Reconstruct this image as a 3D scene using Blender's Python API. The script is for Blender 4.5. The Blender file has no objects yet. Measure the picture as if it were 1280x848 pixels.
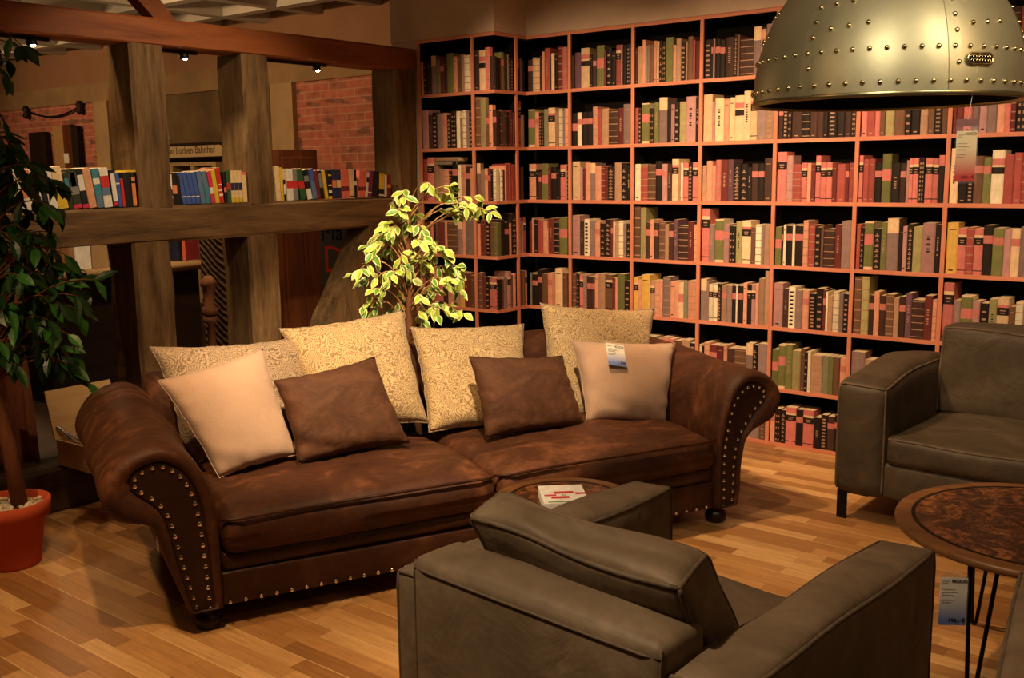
import bpy, bmesh, math, random
from mathutils import Vector, Matrix, Euler
random.seed(11)
scene = bpy.context.scene
COL = scene.collection
R = math.radians
PI = math.pi

# ------------------------------------------------------------------ camera model (measured from the room's perspective)
FPX = 1269.195
PITCH, ROLL, YAW = R(9.39620417), R(-0.75985671), R(38.57523536)
EYE = Vector((0, 0, 1.6))
_fw = Vector((-math.sin(YAW) * math.cos(PITCH), math.cos(YAW) * math.cos(PITCH), -math.sin(PITCH)))
_rt = Vector((math.cos(YAW), math.sin(YAW), 0))
_up = _rt.cross(_fw)
CR = _rt * math.cos(ROLL) + _up * math.sin(ROLL)
CU = -_rt * math.sin(ROLL) + _up * math.cos(ROLL)

def ray(x, y): return _fw + CR * ((x - 640) / FPX) - CU * ((y - 424) / FPX)
def onZ(x, y, z): d = ray(x, y); return EYE + d * ((z - EYE.z) / d.z)
def onX(x, y, X): d = ray(x, y); return EYE + d * (X / d.x)
def onY(x, y, Y): d = ray(x, y); return EYE + d * (Y / d.y)
def onP(x, y, p, n): d = ray(x, y); return EYE + d * ((p - EYE).dot(n) / d.dot(n))

cam = bpy.data.cameras.new('camera'); co = bpy.data.objects.new('camera', cam); COL.objects.link(co)
cam.sensor_width = 36; cam.lens = FPX * 36 / 1280; cam.clip_start = 0.05
co.matrix_world = Matrix(((CR.x, CU.x, -_fw.x, EYE.x), (CR.y, CU.y, -_fw.y, EYE.y), (CR.z, CU.z, -_fw.z, EYE.z), (0, 0, 0, 1)))
scene.camera = co
scene.view_settings.view_transform = 'Standard'
scene.view_settings.look = 'None'
scene.view_settings.gamma = 1
scene.view_settings.use_curve_mapping = False
scene.view_settings.exposure = 0.0

# ------------------------------------------------------------------ materials
def lin(c):
    return tuple(((v / 255) / 12.92 if v / 255 <= 0.04045 else ((v / 255 + 0.055) / 1.055) ** 2.4) for v in c) + (1,)

class NT:
    def __init__(s, name):
        s.m = bpy.data.materials.new(name); s.m.use_nodes = True
        s.t = s.m.node_tree; s.b = s.t.nodes['Principled BSDF']; s._tc = None
    def n(s, typ, **kw):
        o = s.t.nodes.new(typ)
        for k, v in kw.items():
            if k.startswith('i_'):
                key = k[2:]
                o.inputs[int(key) if key.isdigit() else key.replace('_', ' ')].default_value = v
            else: setattr(o, k, v)
        return o
    def l(s, a, b): s.t.links.new(a, b)
    def co(s, scale=(1, 1, 1), rot=(0, 0, 0), src='Object'):
        if s._tc is None: s._tc = s.n('ShaderNodeTexCoord')
        mp = s.n('ShaderNodeMapping'); s.l(s._tc.outputs[src], mp.inputs[0])
        mp.inputs['Scale'].default_value = scale; mp.inputs['Rotation'].default_value = rot
        return mp.outputs[0]
    def noise(s, vec, scale=5, detail=4, rough=.55, dist=0):
        o = s.n('ShaderNodeTexNoise'); s.l(vec, o.inputs['Vector'])
        o.inputs['Scale'].default_value = scale; o.inputs['Detail'].default_value = detail
        o.inputs['Roughness'].default_value = rough; o.inputs['Distortion'].default_value = dist
        return o.outputs['Fac']
    def ramp(s, fac, stops):
        o = s.n('ShaderNodeValToRGB'); s.l(fac, o.inputs[0]); e = o.color_ramp.elements
        while len(e) < len(stops): e.new(.5)
        for k, (p, c) in enumerate(stops): e[k].position = p; e[k].color = c
        return o.outputs[0]
    def math(s, op, a, b=None, clamp=False):
        o = s.n('ShaderNodeMath', operation=op, use_clamp=clamp)
        for k, v in enumerate((a, b)):
            if v is None: continue
            if isinstance(v, (int, float)): o.inputs[k].default_value = v
            else: s.l(v, o.inputs[k])
        return o.outputs[0]
    def mix(s, f, a, b, mode='MIX'):
        o = s.n('ShaderNodeMix', data_type='RGBA', blend_type=mode)
        for k, v in ((0, f), (6, a), (7, b)):
            if isinstance(v, (int, float, tuple)): o.inputs[k].default_value = v
            else: s.l(v, o.inputs[k])
        return o.outputs[2]
    def bump(s, h, strength=.3, dist=.01):
        o = s.n('ShaderNodeBump'); o.inputs['Strength'].default_value = strength; o.inputs['Distance'].default_value = dist
        s.l(h, o.inputs['Height']); s.l(o.outputs[0], s.b.inputs['Normal'])
    def set(s, color=None, rough=.6, metal=0, spec=.5, sheen=0):
        if color is not None:
            if isinstance(color, tuple): s.b.inputs['Base Color'].default_value = color
            else: s.l(color, s.b.inputs['Base Color'])
        if isinstance(rough, (int, float)): s.b.inputs['Roughness'].default_value = rough
        else: s.l(rough, s.b.inputs['Roughness'])
        s.b.inputs['Metallic'].default_value = metal
        s.b.inputs['Specular IOR Level'].default_value = spec
        s.b.inputs['Sheen Weight'].default_value = sheen
        return s.m

_plain = {}
def plain(c, rough=.6, metal=0, spec=.3):
    key = (tuple(c), rough, metal, spec)
    if key not in _plain:
        t = NT('paint_%d_%d_%d' % tuple(c))
        v = t.noise(t.co(), 30, 3)
        k = lin(c)
        lo = tuple(x * .86 for x in k[:3]) + (1,); hi = tuple(min(1, x * 1.12) for x in k[:3]) + (1,)
        _plain[key] = t.set(t.ramp(v, [(.3, lo), (.7, hi)]), rough, metal, spec)
    return _plain[key]

def wood(name, c1, c2, axis='X', scale=6, rough=.55, bump=.2, c3=None):
    t = NT(name)
    sc = {'X': (.12, 1, 1), 'Y': (1, .12, 1), 'Z': (1, 1, .12)}[axis]
    v = t.co(sc)
    a = t.noise(v, scale * 3, 6, .62, .6); b = t.noise(v, scale * 14, 4, .6)
    f = t.math('ADD', t.math('MULTIPLY', a, .72), t.math('MULTIPLY', b, .28))
    stops = [(.32, lin(c1)), (.66, lin(c2))]
    if c3: stops = [(.3, lin(c1)), (.5, lin(c2)), (.72, lin(c3))]
    t.bump(f, bump, .01)
    return t.set(t.ramp(f, stops), rough, 0, .3)

def suede(name, c1, c2, scale=3, rough=.75, sheen=.25, c3=None):
    t = NT(name)
    a = t.noise(t.co((1, 1.6, 1)), scale, 5, .62, 1.2); b = t.noise(t.co(), scale * 9, 3, .6)
    f = t.math('ADD', t.math('MULTIPLY', a, .75), t.math('MULTIPLY', b, .25))
    stops = [(.34, lin(c1)), (.66, lin(c2))]
    if c3: stops = [(.3, lin(c1)), (.52, lin(c2)), (.72, lin(c3))]
    big = t.noise(t.co(), scale * 2.2, 3, .5, .8)
    t.bump(t.math('ADD', t.math('MULTIPLY', big, 1.6), t.math('MULTIPLY', b, .35)), .35, .014)
    m = t.set(t.ramp(f, stops), rough, 0, .25, sheen)
    t.b.inputs['Sheen Tint'].default_value = lin(c2)
    t.b.inputs['Sheen Roughness'].default_value = .5
    return m

def fabric(name, c, rough=.85):
    t = NT(name)
    v = t.co()
    a = t.noise(v, 5, 4); b = t.noise(v, 260, 2)
    k = lin(c)
    f = t.math('ADD', t.math('MULTIPLY', a, .5), t.math('MULTIPLY', b, .5))
    t.bump(b, .12, .004)
    return t.set(t.ramp(f, [(.3, tuple(x * .78 for x in k[:3]) + (1,)), (.7, tuple(min(1, x * 1.12) for x in k[:3]) + (1,))]), rough, 0, .15, .2)

def paisley(name, light, dark):
    t = NT(name)
    v = t.co()
    wob = t.n('ShaderNodeTexNoise'); t.l(v, wob.inputs['Vector']); wob.inputs['Scale'].default_value = 9
    off = t.n('ShaderNodeMixRGB', blend_type='ADD'); off.inputs[0].default_value = .12
    t.l(v, off.inputs[1]); t.l(wob.outputs['Color'], off.inputs[2])
    vo = t.n('ShaderNodeTexVoronoi', feature='F1'); t.l(off.outputs[0], vo.inputs['Vector']); vo.inputs['Scale'].default_value = 24
    rings = t.math('SINE', t.math('MULTIPLY', vo.outputs['Distance'], 34))
    vo2 = t.n('ShaderNodeTexVoronoi', feature='F1'); t.l(off.outputs[0], vo2.inputs['Vector']); vo2.inputs['Scale'].default_value = 90
    dots = t.math('SINE', t.math('MULTIPLY', vo2.outputs['Distance'], 12))
    f = t.math('ADD', t.math('MULTIPLY', rings, .55), t.math('MULTIPLY', dots, .4))
    f = t.math('ADD', t.math('MULTIPLY', f, .5), .5)
    c = t.ramp(f, [(.36, lin(dark)), (.56, lin(light))])
    t.bump(f, .12, .004)
    return t.set(c, .85, 0, .15, .15)

def metal(name, c, rough=.4, metallic=.9, var=.25):
    t = NT(name)
    a = t.noise(t.co((1, 1, .5)), 5, 6, .6, .4)
    k = lin(c)
    t.bump(t.noise(t.co(), 14, 3), .06, .01)
    return t.set(t.ramp(a, [(.3, tuple(x * (1 - var) for x in k[:3]) + (1,)), (.7, tuple(min(1, x * (1 + var)) for x in k[:3]) + (1,))]), rough, metallic)

def plaster(name, c, rough=.9, var=.12, scale=2.5, bump=.1):
    t = NT(name)
    a = t.noise(t.co(), scale, 7, .65)
    k = lin(c)
    t.bump(a, bump, .02)
    return t.set(t.ramp(a, [(.3, tuple(x * (1 - var) for x in k[:3]) + (1,)), (.7, tuple(min(1, x * (1 + var)) for x in k[:3]) + (1,))]), rough, 0, .2)

def mat_floor():
    t = NT('oak_strip_floor')
    sp = t.n('ShaderNodeSeparateXYZ'); t.l(t.co(), sp.inputs[0])
    x, y = sp.outputs[0], sp.outputs[1]
    row = t.math('FLOOR', t.math('DIVIDE', y, .068))
    wn = t.n('ShaderNodeTexWhiteNoise', noise_dimensions='1D'); t.l(row, wn.inputs['W'])
    xs = t.math('ADD', t.math('DIVIDE', x, .46), t.math('MULTIPLY', wn.outputs['Value'], 7.3))
    cell = t.math('FLOOR', xs)
    cv = t.n('ShaderNodeCombineXYZ'); t.l(row, cv.inputs[0]); t.l(cell, cv.inputs[1])
    wn2 = t.n('ShaderNodeTexWhiteNoise', noise_dimensions='3D'); t.l(cv.outputs[0], wn2.inputs['Vector'])
    base = t.ramp(wn2.outputs['Value'], [(0, lin((138, 96, 56))), (.35, lin((168, 122, 74))), (.7, lin((190, 144, 92))), (1, lin((212, 172, 118)))])
    g = t.noise(t.co((1.2, 14, 1)), 5, 6, .65, .5)
    grain = t.ramp(g, [(.3, (.74, .70, .66, 1)), (.65, (1.08, 1.06, 1.02, 1))])
    c = t.mix(1.0, base, grain, 'MULTIPLY')
    fy = t.math('FRACT', t.math('DIVIDE', y, .068)); fx = t.math('FRACT', xs)
    ly = t.math('LESS_THAN', fy, .035); lx = t.math('LESS_THAN', fx, .006)
    ln = t.math('MAXIMUM', ly, lx)
    fy3 = t.math('FRACT', t.math('DIVIDE', y, .204)); l3 = t.math('LESS_THAN', fy3, .016)
    c = t.mix(t.math('MULTIPLY', ln, .35), c, lin((80, 50, 28)))
    c = t.mix(t.math('MULTIPLY', l3, .7), c, lin((236, 205, 150)))
    t.bump(t.math('SUBTRACT', 1, ln), .12, .002)
    return t.set(c, t.math('ADD', t.math('MULTIPLY', g, .2), .26), 0, .4)

def mat_brick():
    t = NT('red_brick')
    b = t.n('ShaderNodeTexBrick')
    t.l(t.co((1, 1, 1), (R(90), 0, 0)), b.inputs['Vector'])
    b.inputs['Scale'].default_value = 1; b.inputs['Brick Width'].default_value = .25; b.inputs['Row Height'].default_value = .078
    b.inputs['Mortar Size'].default_value = .006; b.inputs['Bias'].default_value = -.1
    b.inputs['Color1'].default_value = lin((196, 98, 78)); b.inputs['Color2'].default_value = lin((150, 84, 66)); b.inputs['Mortar'].default_value = lin((196, 150, 120))
    wn = t.noise(t.co((4, 1, 12.8)), 1, 0)
    c = t.mix(t.ramp(wn, [(.63, (0, 0, 0, 1)), (.66, (1, 1, 1, 1))]), b.outputs['Color'], lin((92, 60, 46)))
    n = t.noise(t.co(), 9, 5)
    c = t.mix(.4, c, t.ramp(n, [(.3, lin((130, 84, 70))), (.7, lin((214, 156, 134)))]))
    t.bump(b.outputs['Fac'], -.25, .01)
    return t.set(c, .9, 0, .2)

M = {}
M['floor'] = mat_floor()
M['brick'] = mat_brick()
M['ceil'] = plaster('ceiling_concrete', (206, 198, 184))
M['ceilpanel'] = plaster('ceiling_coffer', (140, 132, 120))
M['plaster'] = plaster('warm_grey_plaster', (200, 176, 152))
M['plaster_dark'] = plaster('brown_plaster', (150, 112, 84), scale=1.2)
M['band'] = plaster('sandy_lintel', (150, 122, 88), var=.25, scale=2)
M['mottled'] = plaster('stained_concrete', (104, 84, 58), var=.45, scale=1.6)
M['column'] = plaster('sandy_column', (170, 142, 104), var=.2)
M['platform'] = wood('dark_boards', (48, 34, 24), (74, 52, 36), 'Y', 4)
M['timberZ'] = wood('old_timber_upright', (54, 39, 23), (108, 82, 50), 'Z', 5, .75, .6, (140, 112, 74))
M['timberY'] = wood('old_timber_rail', (54, 38, 22), (108, 80, 48), 'Y', 5, .75, .6, (136, 106, 68))
M['sill'] = wood('dark_timber', (44, 32, 18), (84, 62, 36), 'Y', 5, .75, .6)
M['beam'] = wood('red_stained_beam', (92, 48, 24), (134, 74, 36), 'Y', 3, .55, .15, (154, 90, 48))
M['shelfX'] = wood('salmon_shelf_wood', (194, 116, 88), (224, 146, 114), 'X', 7, .6, .1)
M['shelfZ'] = wood('salmon_shelf_upright', (194, 116, 88), (224, 146, 114), 'Z', 7, .6, .1)
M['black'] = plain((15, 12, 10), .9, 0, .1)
M['sofa'] = suede('brown_velvet', (44, 23, 13), (72, 41, 24), 3.2, .6, .3, (120, 74, 46))
M['sofaleather'] = suede('dark_brown_leather', (40, 21, 13), (58, 32, 19), 4, .42, .1, (78, 45, 28))
M['sofapanel'] = suede('brown_leather_panel', (42, 23, 15), (56, 32, 20), 5, .5, .05)
M['brass'] = metal('nailhead_metal', (236, 228, 212), .22, 1, .08)
M['bun'] = wood('black_brown_wood', (22, 14, 10), (40, 24, 16), 'Z', 5, .35, .05)
M['beige'] = fabric('beige_velour', (186, 154, 130))
M['brownpil'] = suede('brown_velour', (64, 39, 25), (100, 65, 43), 5, .75, .5)
M['pais'] = paisley('paisley_light', (206, 178, 132), (146, 118, 82))
M['paisgrey'] = paisley('paisley_grey', (176, 152, 122), (118, 98, 78))
M['chair'] = suede('grey_brown_leather', (88, 74, 58), (110, 94, 75), 3.0, .55, .15, (132, 114, 93))
M['pipe'] = suede('piping_leather', (80, 67, 53), (104, 89, 71), 6, .6, .05)
M['chairB'] = suede('dark_olive_leather', (56, 48, 37), (72, 62, 49), 3.0, .55, .12, (88, 77, 61))
M['steel'] = metal('black_steel', (20, 18, 17), .45, .6, .1)
M['patina'] = metal('brass_patina', (186, 178, 140), .44, .7, .2)
M['patina_in'] = metal('dark_shade_inside', (44, 38, 26), .6, .5, .2)
M['rivet'] = metal('bright_rivet', (206, 190, 140), .25, 1, .1)
M['terra'] = plaster('terracotta', (184, 78, 46), .8, .1, 12, .05)
M['pebble'] = plaster('pale_pebbles', (206, 190, 160), .8, .3, 40, .5)
M['trunk'] = wood('ficus_trunk', (84, 50, 30), (126, 78, 48), 'Z', 9, .8, .4)
M['twig'] = wood('tan_twig', (150, 104, 62), (196, 150, 96), 'Z', 9, .8, .1)
M['bark'] = wood('rough_red_bark', (52, 26, 14), (112, 60, 34), 'Z', 7, .9, 1.0, (140, 82, 48))
M['leaf_y'] = plain((160, 184, 60), .45, 0, .4)
M['leaf_g'] = plain((96, 140, 42), .45, 0, .4)
M['leaf_rim'] = plain((228, 222, 150), .5, 0, .3)
M['leaf_d'] = plain((24, 56, 20), .4, 0, .4)
M['leaf_d2'] = plain((44, 96, 30), .4, 0, .4)
M['pine'] = wood('pale_pine', (206, 164, 106), (228, 190, 132), 'Y', 6, .6, .05)
M['pineface'] = wood('pine_face', (166, 128, 84), (190, 150, 102), 'Y', 6, .6, .05)
M['chrome'] = metal('chrome', (200, 200, 200), .2, 1, .1)
M['walnut'] = wood('table_rim_wood', (92, 60, 34), (132, 90, 52), 'X', 5, .4, .05)
M['cabinet'] = wood('cabinet_wood', (72, 36, 18), (112, 60, 30), 'Z', 5, .5, .1)
M['darkwood'] = wood('near_black_wood', (24, 15, 10), (42, 26, 17), 'Y', 4, .6, .1)
M['paper'] = plain((236, 232, 224), .6)
M['white'] = plain((240, 238, 232), .5)
M['ink'] = plain((28, 26, 26), .7)
M['page'] = plain((222, 196, 156), .85)

# ------------------------------------------------------------------ mesh builder
class MB:
    def __init__(s): s.v = []; s.f = []; s.mi = []
    def add(s, vs, fs, mi=0):
        o = len(s.v); s.v += [tuple(p) for p in vs]
        for f in fs: s.f.append(tuple(i + o for i in f)); s.mi.append(mi)
        return s
    def box(s, a, b, mi=0, mat=None):
        x0, y0, z0 = a; x1, y1, z1 = b
        vs = [(x, y, z) for z in (z0, z1) for y in (y0, y1) for x in (x0, x1)]
        if mat is not None: vs = [mat @ Vector(p) for p in vs]
        return s.add(vs, [(0, 2, 3, 1), (4, 5, 7, 6), (0, 1, 5, 4), (2, 6, 7, 3), (0, 4, 6, 2), (1, 3, 7, 5)], mi)
    def tube(s, pts, r, n=8, mi=0, caps=True, closed=False):
        pts = [Vector(p) for p in pts]; m = len(pts)
        rs = r if isinstance(r, (list, tuple)) else [r] * m
        rings = []; prev = None
        for i, p in enumerate(pts):
            if closed: t = (pts[(i + 1) % m] - pts[i - 1])
            else: t = pts[min(i + 1, m - 1)] - pts[max(i - 1, 0)]
            t = t.normalized() if t.length > 1e-9 else Vector((0, 0, 1))
            a = prev if prev is not None else (Vector((0, 0, 1)) if abs(t.z) < .9 else Vector((1, 0, 0)))
            a = (a - t * a.dot(t))
            if a.length < 1e-6: a = t.orthogonal()
            a.normalize(); prev = a; b = t.cross(a)
            rings.append([p + (a * math.cos(2 * PI * k / n) + b * math.sin(2 * PI * k / n)) * rs[i] for k in range(n)])
        vs = [q for g in rings for q in g]; fs = []
        for i in range(m if closed else m - 1):
            j = (i + 1) % m
            for k in range(n):
                fs.append((i * n + k, i * n + (k + 1) % n, j * n + (k + 1) % n, j * n + k))
        if caps and not closed:
            fs.append(tuple(range(n - 1, -1, -1))); fs.append(tuple((m - 1) * n + k for k in range(n)))
        return s.add(vs, fs, mi)
    def lathe(s, prof, n=24, mi=0, c=(0, 0, 0), capb=True, capt=True):
        vs = [(c[0] + r * math.cos(2 * PI * k / n), c[1] + r * math.sin(2 * PI * k / n), c[2] + z) for r, z in prof for k in range(n)]
        fs = []
        for i in range(len(prof) - 1):
            for k in range(n): fs.append((i * n + k, i * n + (k + 1) % n, (i + 1) * n + (k + 1) % n, (i + 1) * n + k))
        if capb: fs.append(tuple(range(n - 1, -1, -1)))
        if capt: fs.append(tuple((len(prof) - 1) * n + k for k in range(n)))
        return s.add(vs, fs, mi)
    def ball(s, c, r, mi=0, n=7, m=4, sc=(1, 1, 1)):
        vs = [(c[0] + r * sc[0] * math.sin(PI * i / m) * math.cos(2 * PI * k / n), c[1] + r * sc[1] * math.sin(PI * i / m) * math.sin(2 * PI * k / n), c[2] + r * sc[2] * math.cos(PI * i / m)) for i in range(m + 1) for k in range(n)]
        fs = [(i * n + k, (i + 1) * n + k, (i + 1) * n + (k + 1) % n, i * n + (k + 1) % n) for i in range(m) for k in range(n)]
        return s.add(vs, fs, mi)
    def build(s, name, mats, parent=None, smooth=False, bevel=0, loc=None, subd=0, weld=False):
        me = bpy.data.meshes.new(name); me.from_pydata(s.v, [], s.f); me.update()
        for m in (mats if isinstance(mats, (list, tuple)) else [mats]): me.materials.append(m)
        for p, k in zip(me.polygons, s.mi): p.material_index = k; p.use_smooth = smooth
        if weld or s.f:
            bm = bmesh.new(); bm.from_mesh(me)
            if weld: bmesh.ops.remove_doubles(bm, verts=bm.verts, dist=1e-5)
            bmesh.ops.recalc_face_normals(bm, faces=bm.faces); bm.to_mesh(me); bm.free()
        o = bpy.data.objects.new(name, me); COL.objects.link(o)
        if parent: o.parent = parent
        if loc: o.location = loc
        if bevel:
            b = o.modifiers.new('bevel', 'BEVEL'); b.width = bevel; b.segments = 2; b.limit_method = 'ANGLE'
        if subd:
            b = o.modifiers.new('sub', 'SUBSURF'); b.levels = subd; b.render_levels = subd
        return o

def empty(name, loc=(0, 0, 0), rz=0):
    o = bpy.data.objects.new(name, None); COL.objects.link(o); o.location = loc; o.rotation_euler = (0, 0, rz); o.empty_display_size = .05
    return o
def tag(o, label, cat, group=None, kind=None):
    o['label'] = label; o['category'] = cat
    if group: o['group'] = group
    if kind: o['kind'] = kind
    return o
def struct(o): o['kind'] = 'structure'; return o
def dup(root, loc, rz=None, label=None):
    r = root.copy(); COL.objects.link(r); r.location = loc
    if rz is not None: r.rotation_euler = (0, 0, rz)
    if label: r['label'] = label
    for ch in list(root.children):
        c = ch.copy(); COL.objects.link(c); c.parent = r
        for g in ch.children:
            d = g.copy(); COL.objects.link(d); d.parent = c
    return r

def smoothstep(x): x = max(0, min(1, x)); return x * x * (3 - 2 * x)

def puff_box(mb, c8, n=(8, 8, 5), puff=.02, rnd=.02, mi=0, sag=None):
    """a soft upholstered block: c8 = bottom (4, counter-clockwise) then top (4); rounded edges, bulging faces"""
    c8 = [Vector(p) for p in c8]
    def tri(x, y, z):
        b = c8[0].lerp(c8[1], x).lerp(c8[3].lerp(c8[2], x), y); t = c8[4].lerp(c8[5], x).lerp(c8[7].lerp(c8[6], x), y)
        return b.lerp(t, z)
    ex = ((c8[1] - c8[0]).length + (c8[5] - c8[4]).length) / 2; ey = ((c8[3] - c8[0]).length + (c8[7] - c8[4]).length) / 2; ez = (c8[4] - c8[0]).length
    cache = {}
    def params(k, L):
        e = min(.45, rnd / L)
        base = [0, e * .3, e] + [e + (1 - 2 * e) * i / k for i in range(1, k)] + [1 - e, 1 - e * .3, 1]
        return base
    px, py, pz = params(n[0], ex), params(n[1], ey), params(n[2], ez)
    def rr(p, L):
        e = min(.45, rnd / L)
        return p, min(p, 1 - p) * L
    def ev(x0, y0, z0, out=0):
        q = Vector((x0 * ex, y0 * ey, z0 * ez))
        lo = Vector((min(rnd, ex / 2), min(rnd, ey / 2), min(rnd, ez / 2)))
        inner = Vector((min(max(q.x, lo.x), ex - lo.x), min(max(q.y, lo.y), ey - lo.y), min(max(q.z, lo.z), ez - lo.z)))
        dlt = q - inner; dn = Vector((0, 0, 0))
        if dlt.length > 1e-9:
            dn = Vector((dlt.x / lo.x, dlt.y / lo.y, dlt.z / lo.z)); m = max(abs(dn.x), abs(dn.y), abs(dn.z)); L = dn.length
            if L > 1e-9: dn = dn * (m / L)
            q = inner + Vector((dn.x * (lo.x + out), dn.y * (lo.y + out), dn.z * (lo.z + out)))
        x, y, z = q.x / ex, q.y / ey, q.z / ez
        p = tri(x, y, z)
        def B(t): return math.sin(PI * t) ** .6 if 1e-6 < t < 1 - 1e-6 else 0
        bx, by, bz = B(x0), B(y0), B(z0)
        pf = puff if isinstance(puff, (tuple, list)) else (puff,) * 3
        p = p + ax * (pf[0] * by * bz * (2 * x - 1)) + ay * (pf[1] * bx * bz * (2 * y - 1)) + az * (pf[2] * bx * by * (2 * z - 1))
        if sag: p = p + sag(x, y, z)
        return p
    ax = (tri(1, .5, .5) - tri(0, .5, .5)).normalized(); ay = (tri(.5, 1, .5) - tri(.5, 0, .5)).normalized(); az = (tri(.5, .5, 1) - tri(.5, .5, 0)).normalized()
    def pt(i, j, k):
        if (i, j, k) not in cache: cache[(i, j, k)] = len(vs); vs.append(ev(px[i], py[j], pz[k]))
        return cache[(i, j, k)]
    vs = []; fs = []
    I, J, K = len(px) - 1, len(py) - 1, len(pz) - 1
    for i in range(I):
        for j in range(J):
            fs.append((pt(i, j, 0), pt(i, j + 1, 0), pt(i + 1, j + 1, 0), pt(i + 1, j, 0)))
            fs.append((pt(i, j, K), pt(i + 1, j, K), pt(i + 1, j + 1, K), pt(i, j + 1, K)))
    for i in range(I):
        for k in range(K):
            fs.append((pt(i, 0, k), pt(i + 1, 0, k), pt(i + 1, 0, k + 1), pt(i, 0, k + 1)))
            fs.append((pt(i, J, k), pt(i, J, k + 1), pt(i + 1, J, k + 1), pt(i + 1, J, k)))
    for j in range(J):
        for k in range(K):
            fs.append((pt(0, j, k), pt(0, j, k + 1), pt(0, j + 1, k + 1), pt(0, j + 1, k)))
            fs.append((pt(I, j, k), pt(I, j + 1, k), pt(I, j + 1, k + 1), pt(I, j, k + 1)))
    mb.add(vs, fs, mi)
    return ev
def boxc(x0, x1, y0, y1, z0, z1):
    return [(x0, y0, z0), (x1, y0, z0), (x1, y1, z0), (x0, y1, z0), (x0, y0, z1), (x1, y0, z1), (x1, y1, z1), (x0, y1, z1)]

def text_mesh(name, body, size, mat, parent, loc, rot, ax='LEFT', extr=.0004):
    cu = bpy.data.curves.new(name, 'FONT'); cu.body = body; cu.size = size; cu.align_x = ax; cu.extrude = extr; cu.resolution_u = 2
    o = bpy.data.objects.new(name + '_c', cu); COL.objects.link(o)
    bpy.context.view_layer.update()
    me = bpy.data.meshes.new_from_object(o.evaluated_get(bpy.context.evaluated_depsgraph_get()))
    bpy.data.objects.remove(o); me.materials.clear(); me.materials.append(mat); me.name = name
    r = bpy.data.objects.new(name, me); COL.objects.link(r); r.parent = parent; r.location = loc; r.rotation_euler = rot
    return r

# ================================================================== the room
YW, YP, XP, DEP = 5.4276, 5.098, -4.178, .17          # main wall face, pier face, pier side, bookcase depth
TOPZ = 2.468
CEIL = 3.15
MB().add([(-15, -3, 0), (5, -3, 0), (5, 7.2, 0), (-15, 7.2, 0), (-15, -3, -.1), (5, -3, -.1), (5, 7.2, -.1), (-15, 7.2, -.1)],
         [(0, 1, 2, 3), (4, 7, 6, 5), (0, 4, 5, 1), (1, 5, 6, 2), (2, 6, 7, 3), (3, 7, 4, 0)]).build('floor', M['floor'])
struct(bpy.data.objects['floor'])
struct(MB().box((-15, -3, .001), (-4.87, 7.0, .2)).build('platform', M['platform']))
# ceiling: concrete slab with a grid of ribs
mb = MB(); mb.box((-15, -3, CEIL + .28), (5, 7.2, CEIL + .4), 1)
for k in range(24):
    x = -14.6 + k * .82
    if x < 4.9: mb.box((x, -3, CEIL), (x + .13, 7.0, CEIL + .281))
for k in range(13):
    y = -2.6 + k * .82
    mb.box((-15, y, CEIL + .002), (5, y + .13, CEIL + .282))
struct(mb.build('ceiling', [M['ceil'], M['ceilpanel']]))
# wall behind the bookcase with the pier (plaster above the shelves is flush with them)
mb = MB()
mb.box((-4.06, YW + DEP, 0), (3.0, YW + DEP + .25, CEIL))
mb.box((-4.06, YW, TOPZ), (3.0, YW + DEP + .01, CEIL))
mb.box((1.2, YW, 0), (3.0, YW + DEP + .01, TOPZ + .01))
mb.box((-5.09, YP, TOPZ), (XP, YW + .42, CEIL))
mb.box((-4.862, YP + DEP, 0), (XP - DEP, YW + .42, TOPZ + .01))
mb.box((-5.09, YP + .012, 0), (-4.856, YW + .42, TOPZ + .01))
mb.box((XP - DEP - .01, YW + DEP, 0), (-4.05, YW + .42, CEIL))
mb.box((XP - .02, YW + .005, TOPZ), (-4.05, YW + .42, CEIL))
struct(mb.build('wall_back', M['plaster']))
# far wall of the room beyond the timber frame, in sections
YB = 7.0
mb = MB(); mb.box((-15, YB, 2.752), (-5.0, YB + .2, CEIL + .3)); struct(mb.build('wall_far', M['plaster_dark']))
mb = MB(); mb.box((-15, YB - .03, 2.525), (-5.0, YB + .2, 2.752)); struct(mb.build('trim_1', M['band']))
mb = MB(); mb.box((-15, YB, 0), (-12.2, YB + .2, 2.525)); mb.box((-8.37, YB, 0), (-5.0, YB + .2, 2.525)); struct(mb.build('wall_brick', M['brick']))
mb = MB(); mb.box((-12.2, YB - .06, 0), (-11.88, YB + .2, 2.525)); mb.box((-8.72, YB - .06, 0), (-8.37, YB + .2, 2.525)); struct(mb.build('trim_2', M['column']))
mb = MB(); mb.box((-11.88, YB, 0), (-8.72, YB + .2, 2.525)); struct(mb.build('wall_middle', M['mottled']))
struct(MB().box((-5.088, YW + .2, 0), (-4.95, YB + .1, CEIL)).build('wall_return', M['plaster_dark']))
struct(MB().box((-15.2, -3, 0), (-15, 7.2, CEIL + .3)).build('wall_left', M['plaster_dark']))
struct(MB().box((3.0, -3, 0), (3.2, 7.2, CEIL + .3)).build('wall_right', M['plaster']))
struct(MB().box((-15, -3.2, 0), (3.2, -3, CEIL + .3)).build('wall_front', M['plaster_dark']))

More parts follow.
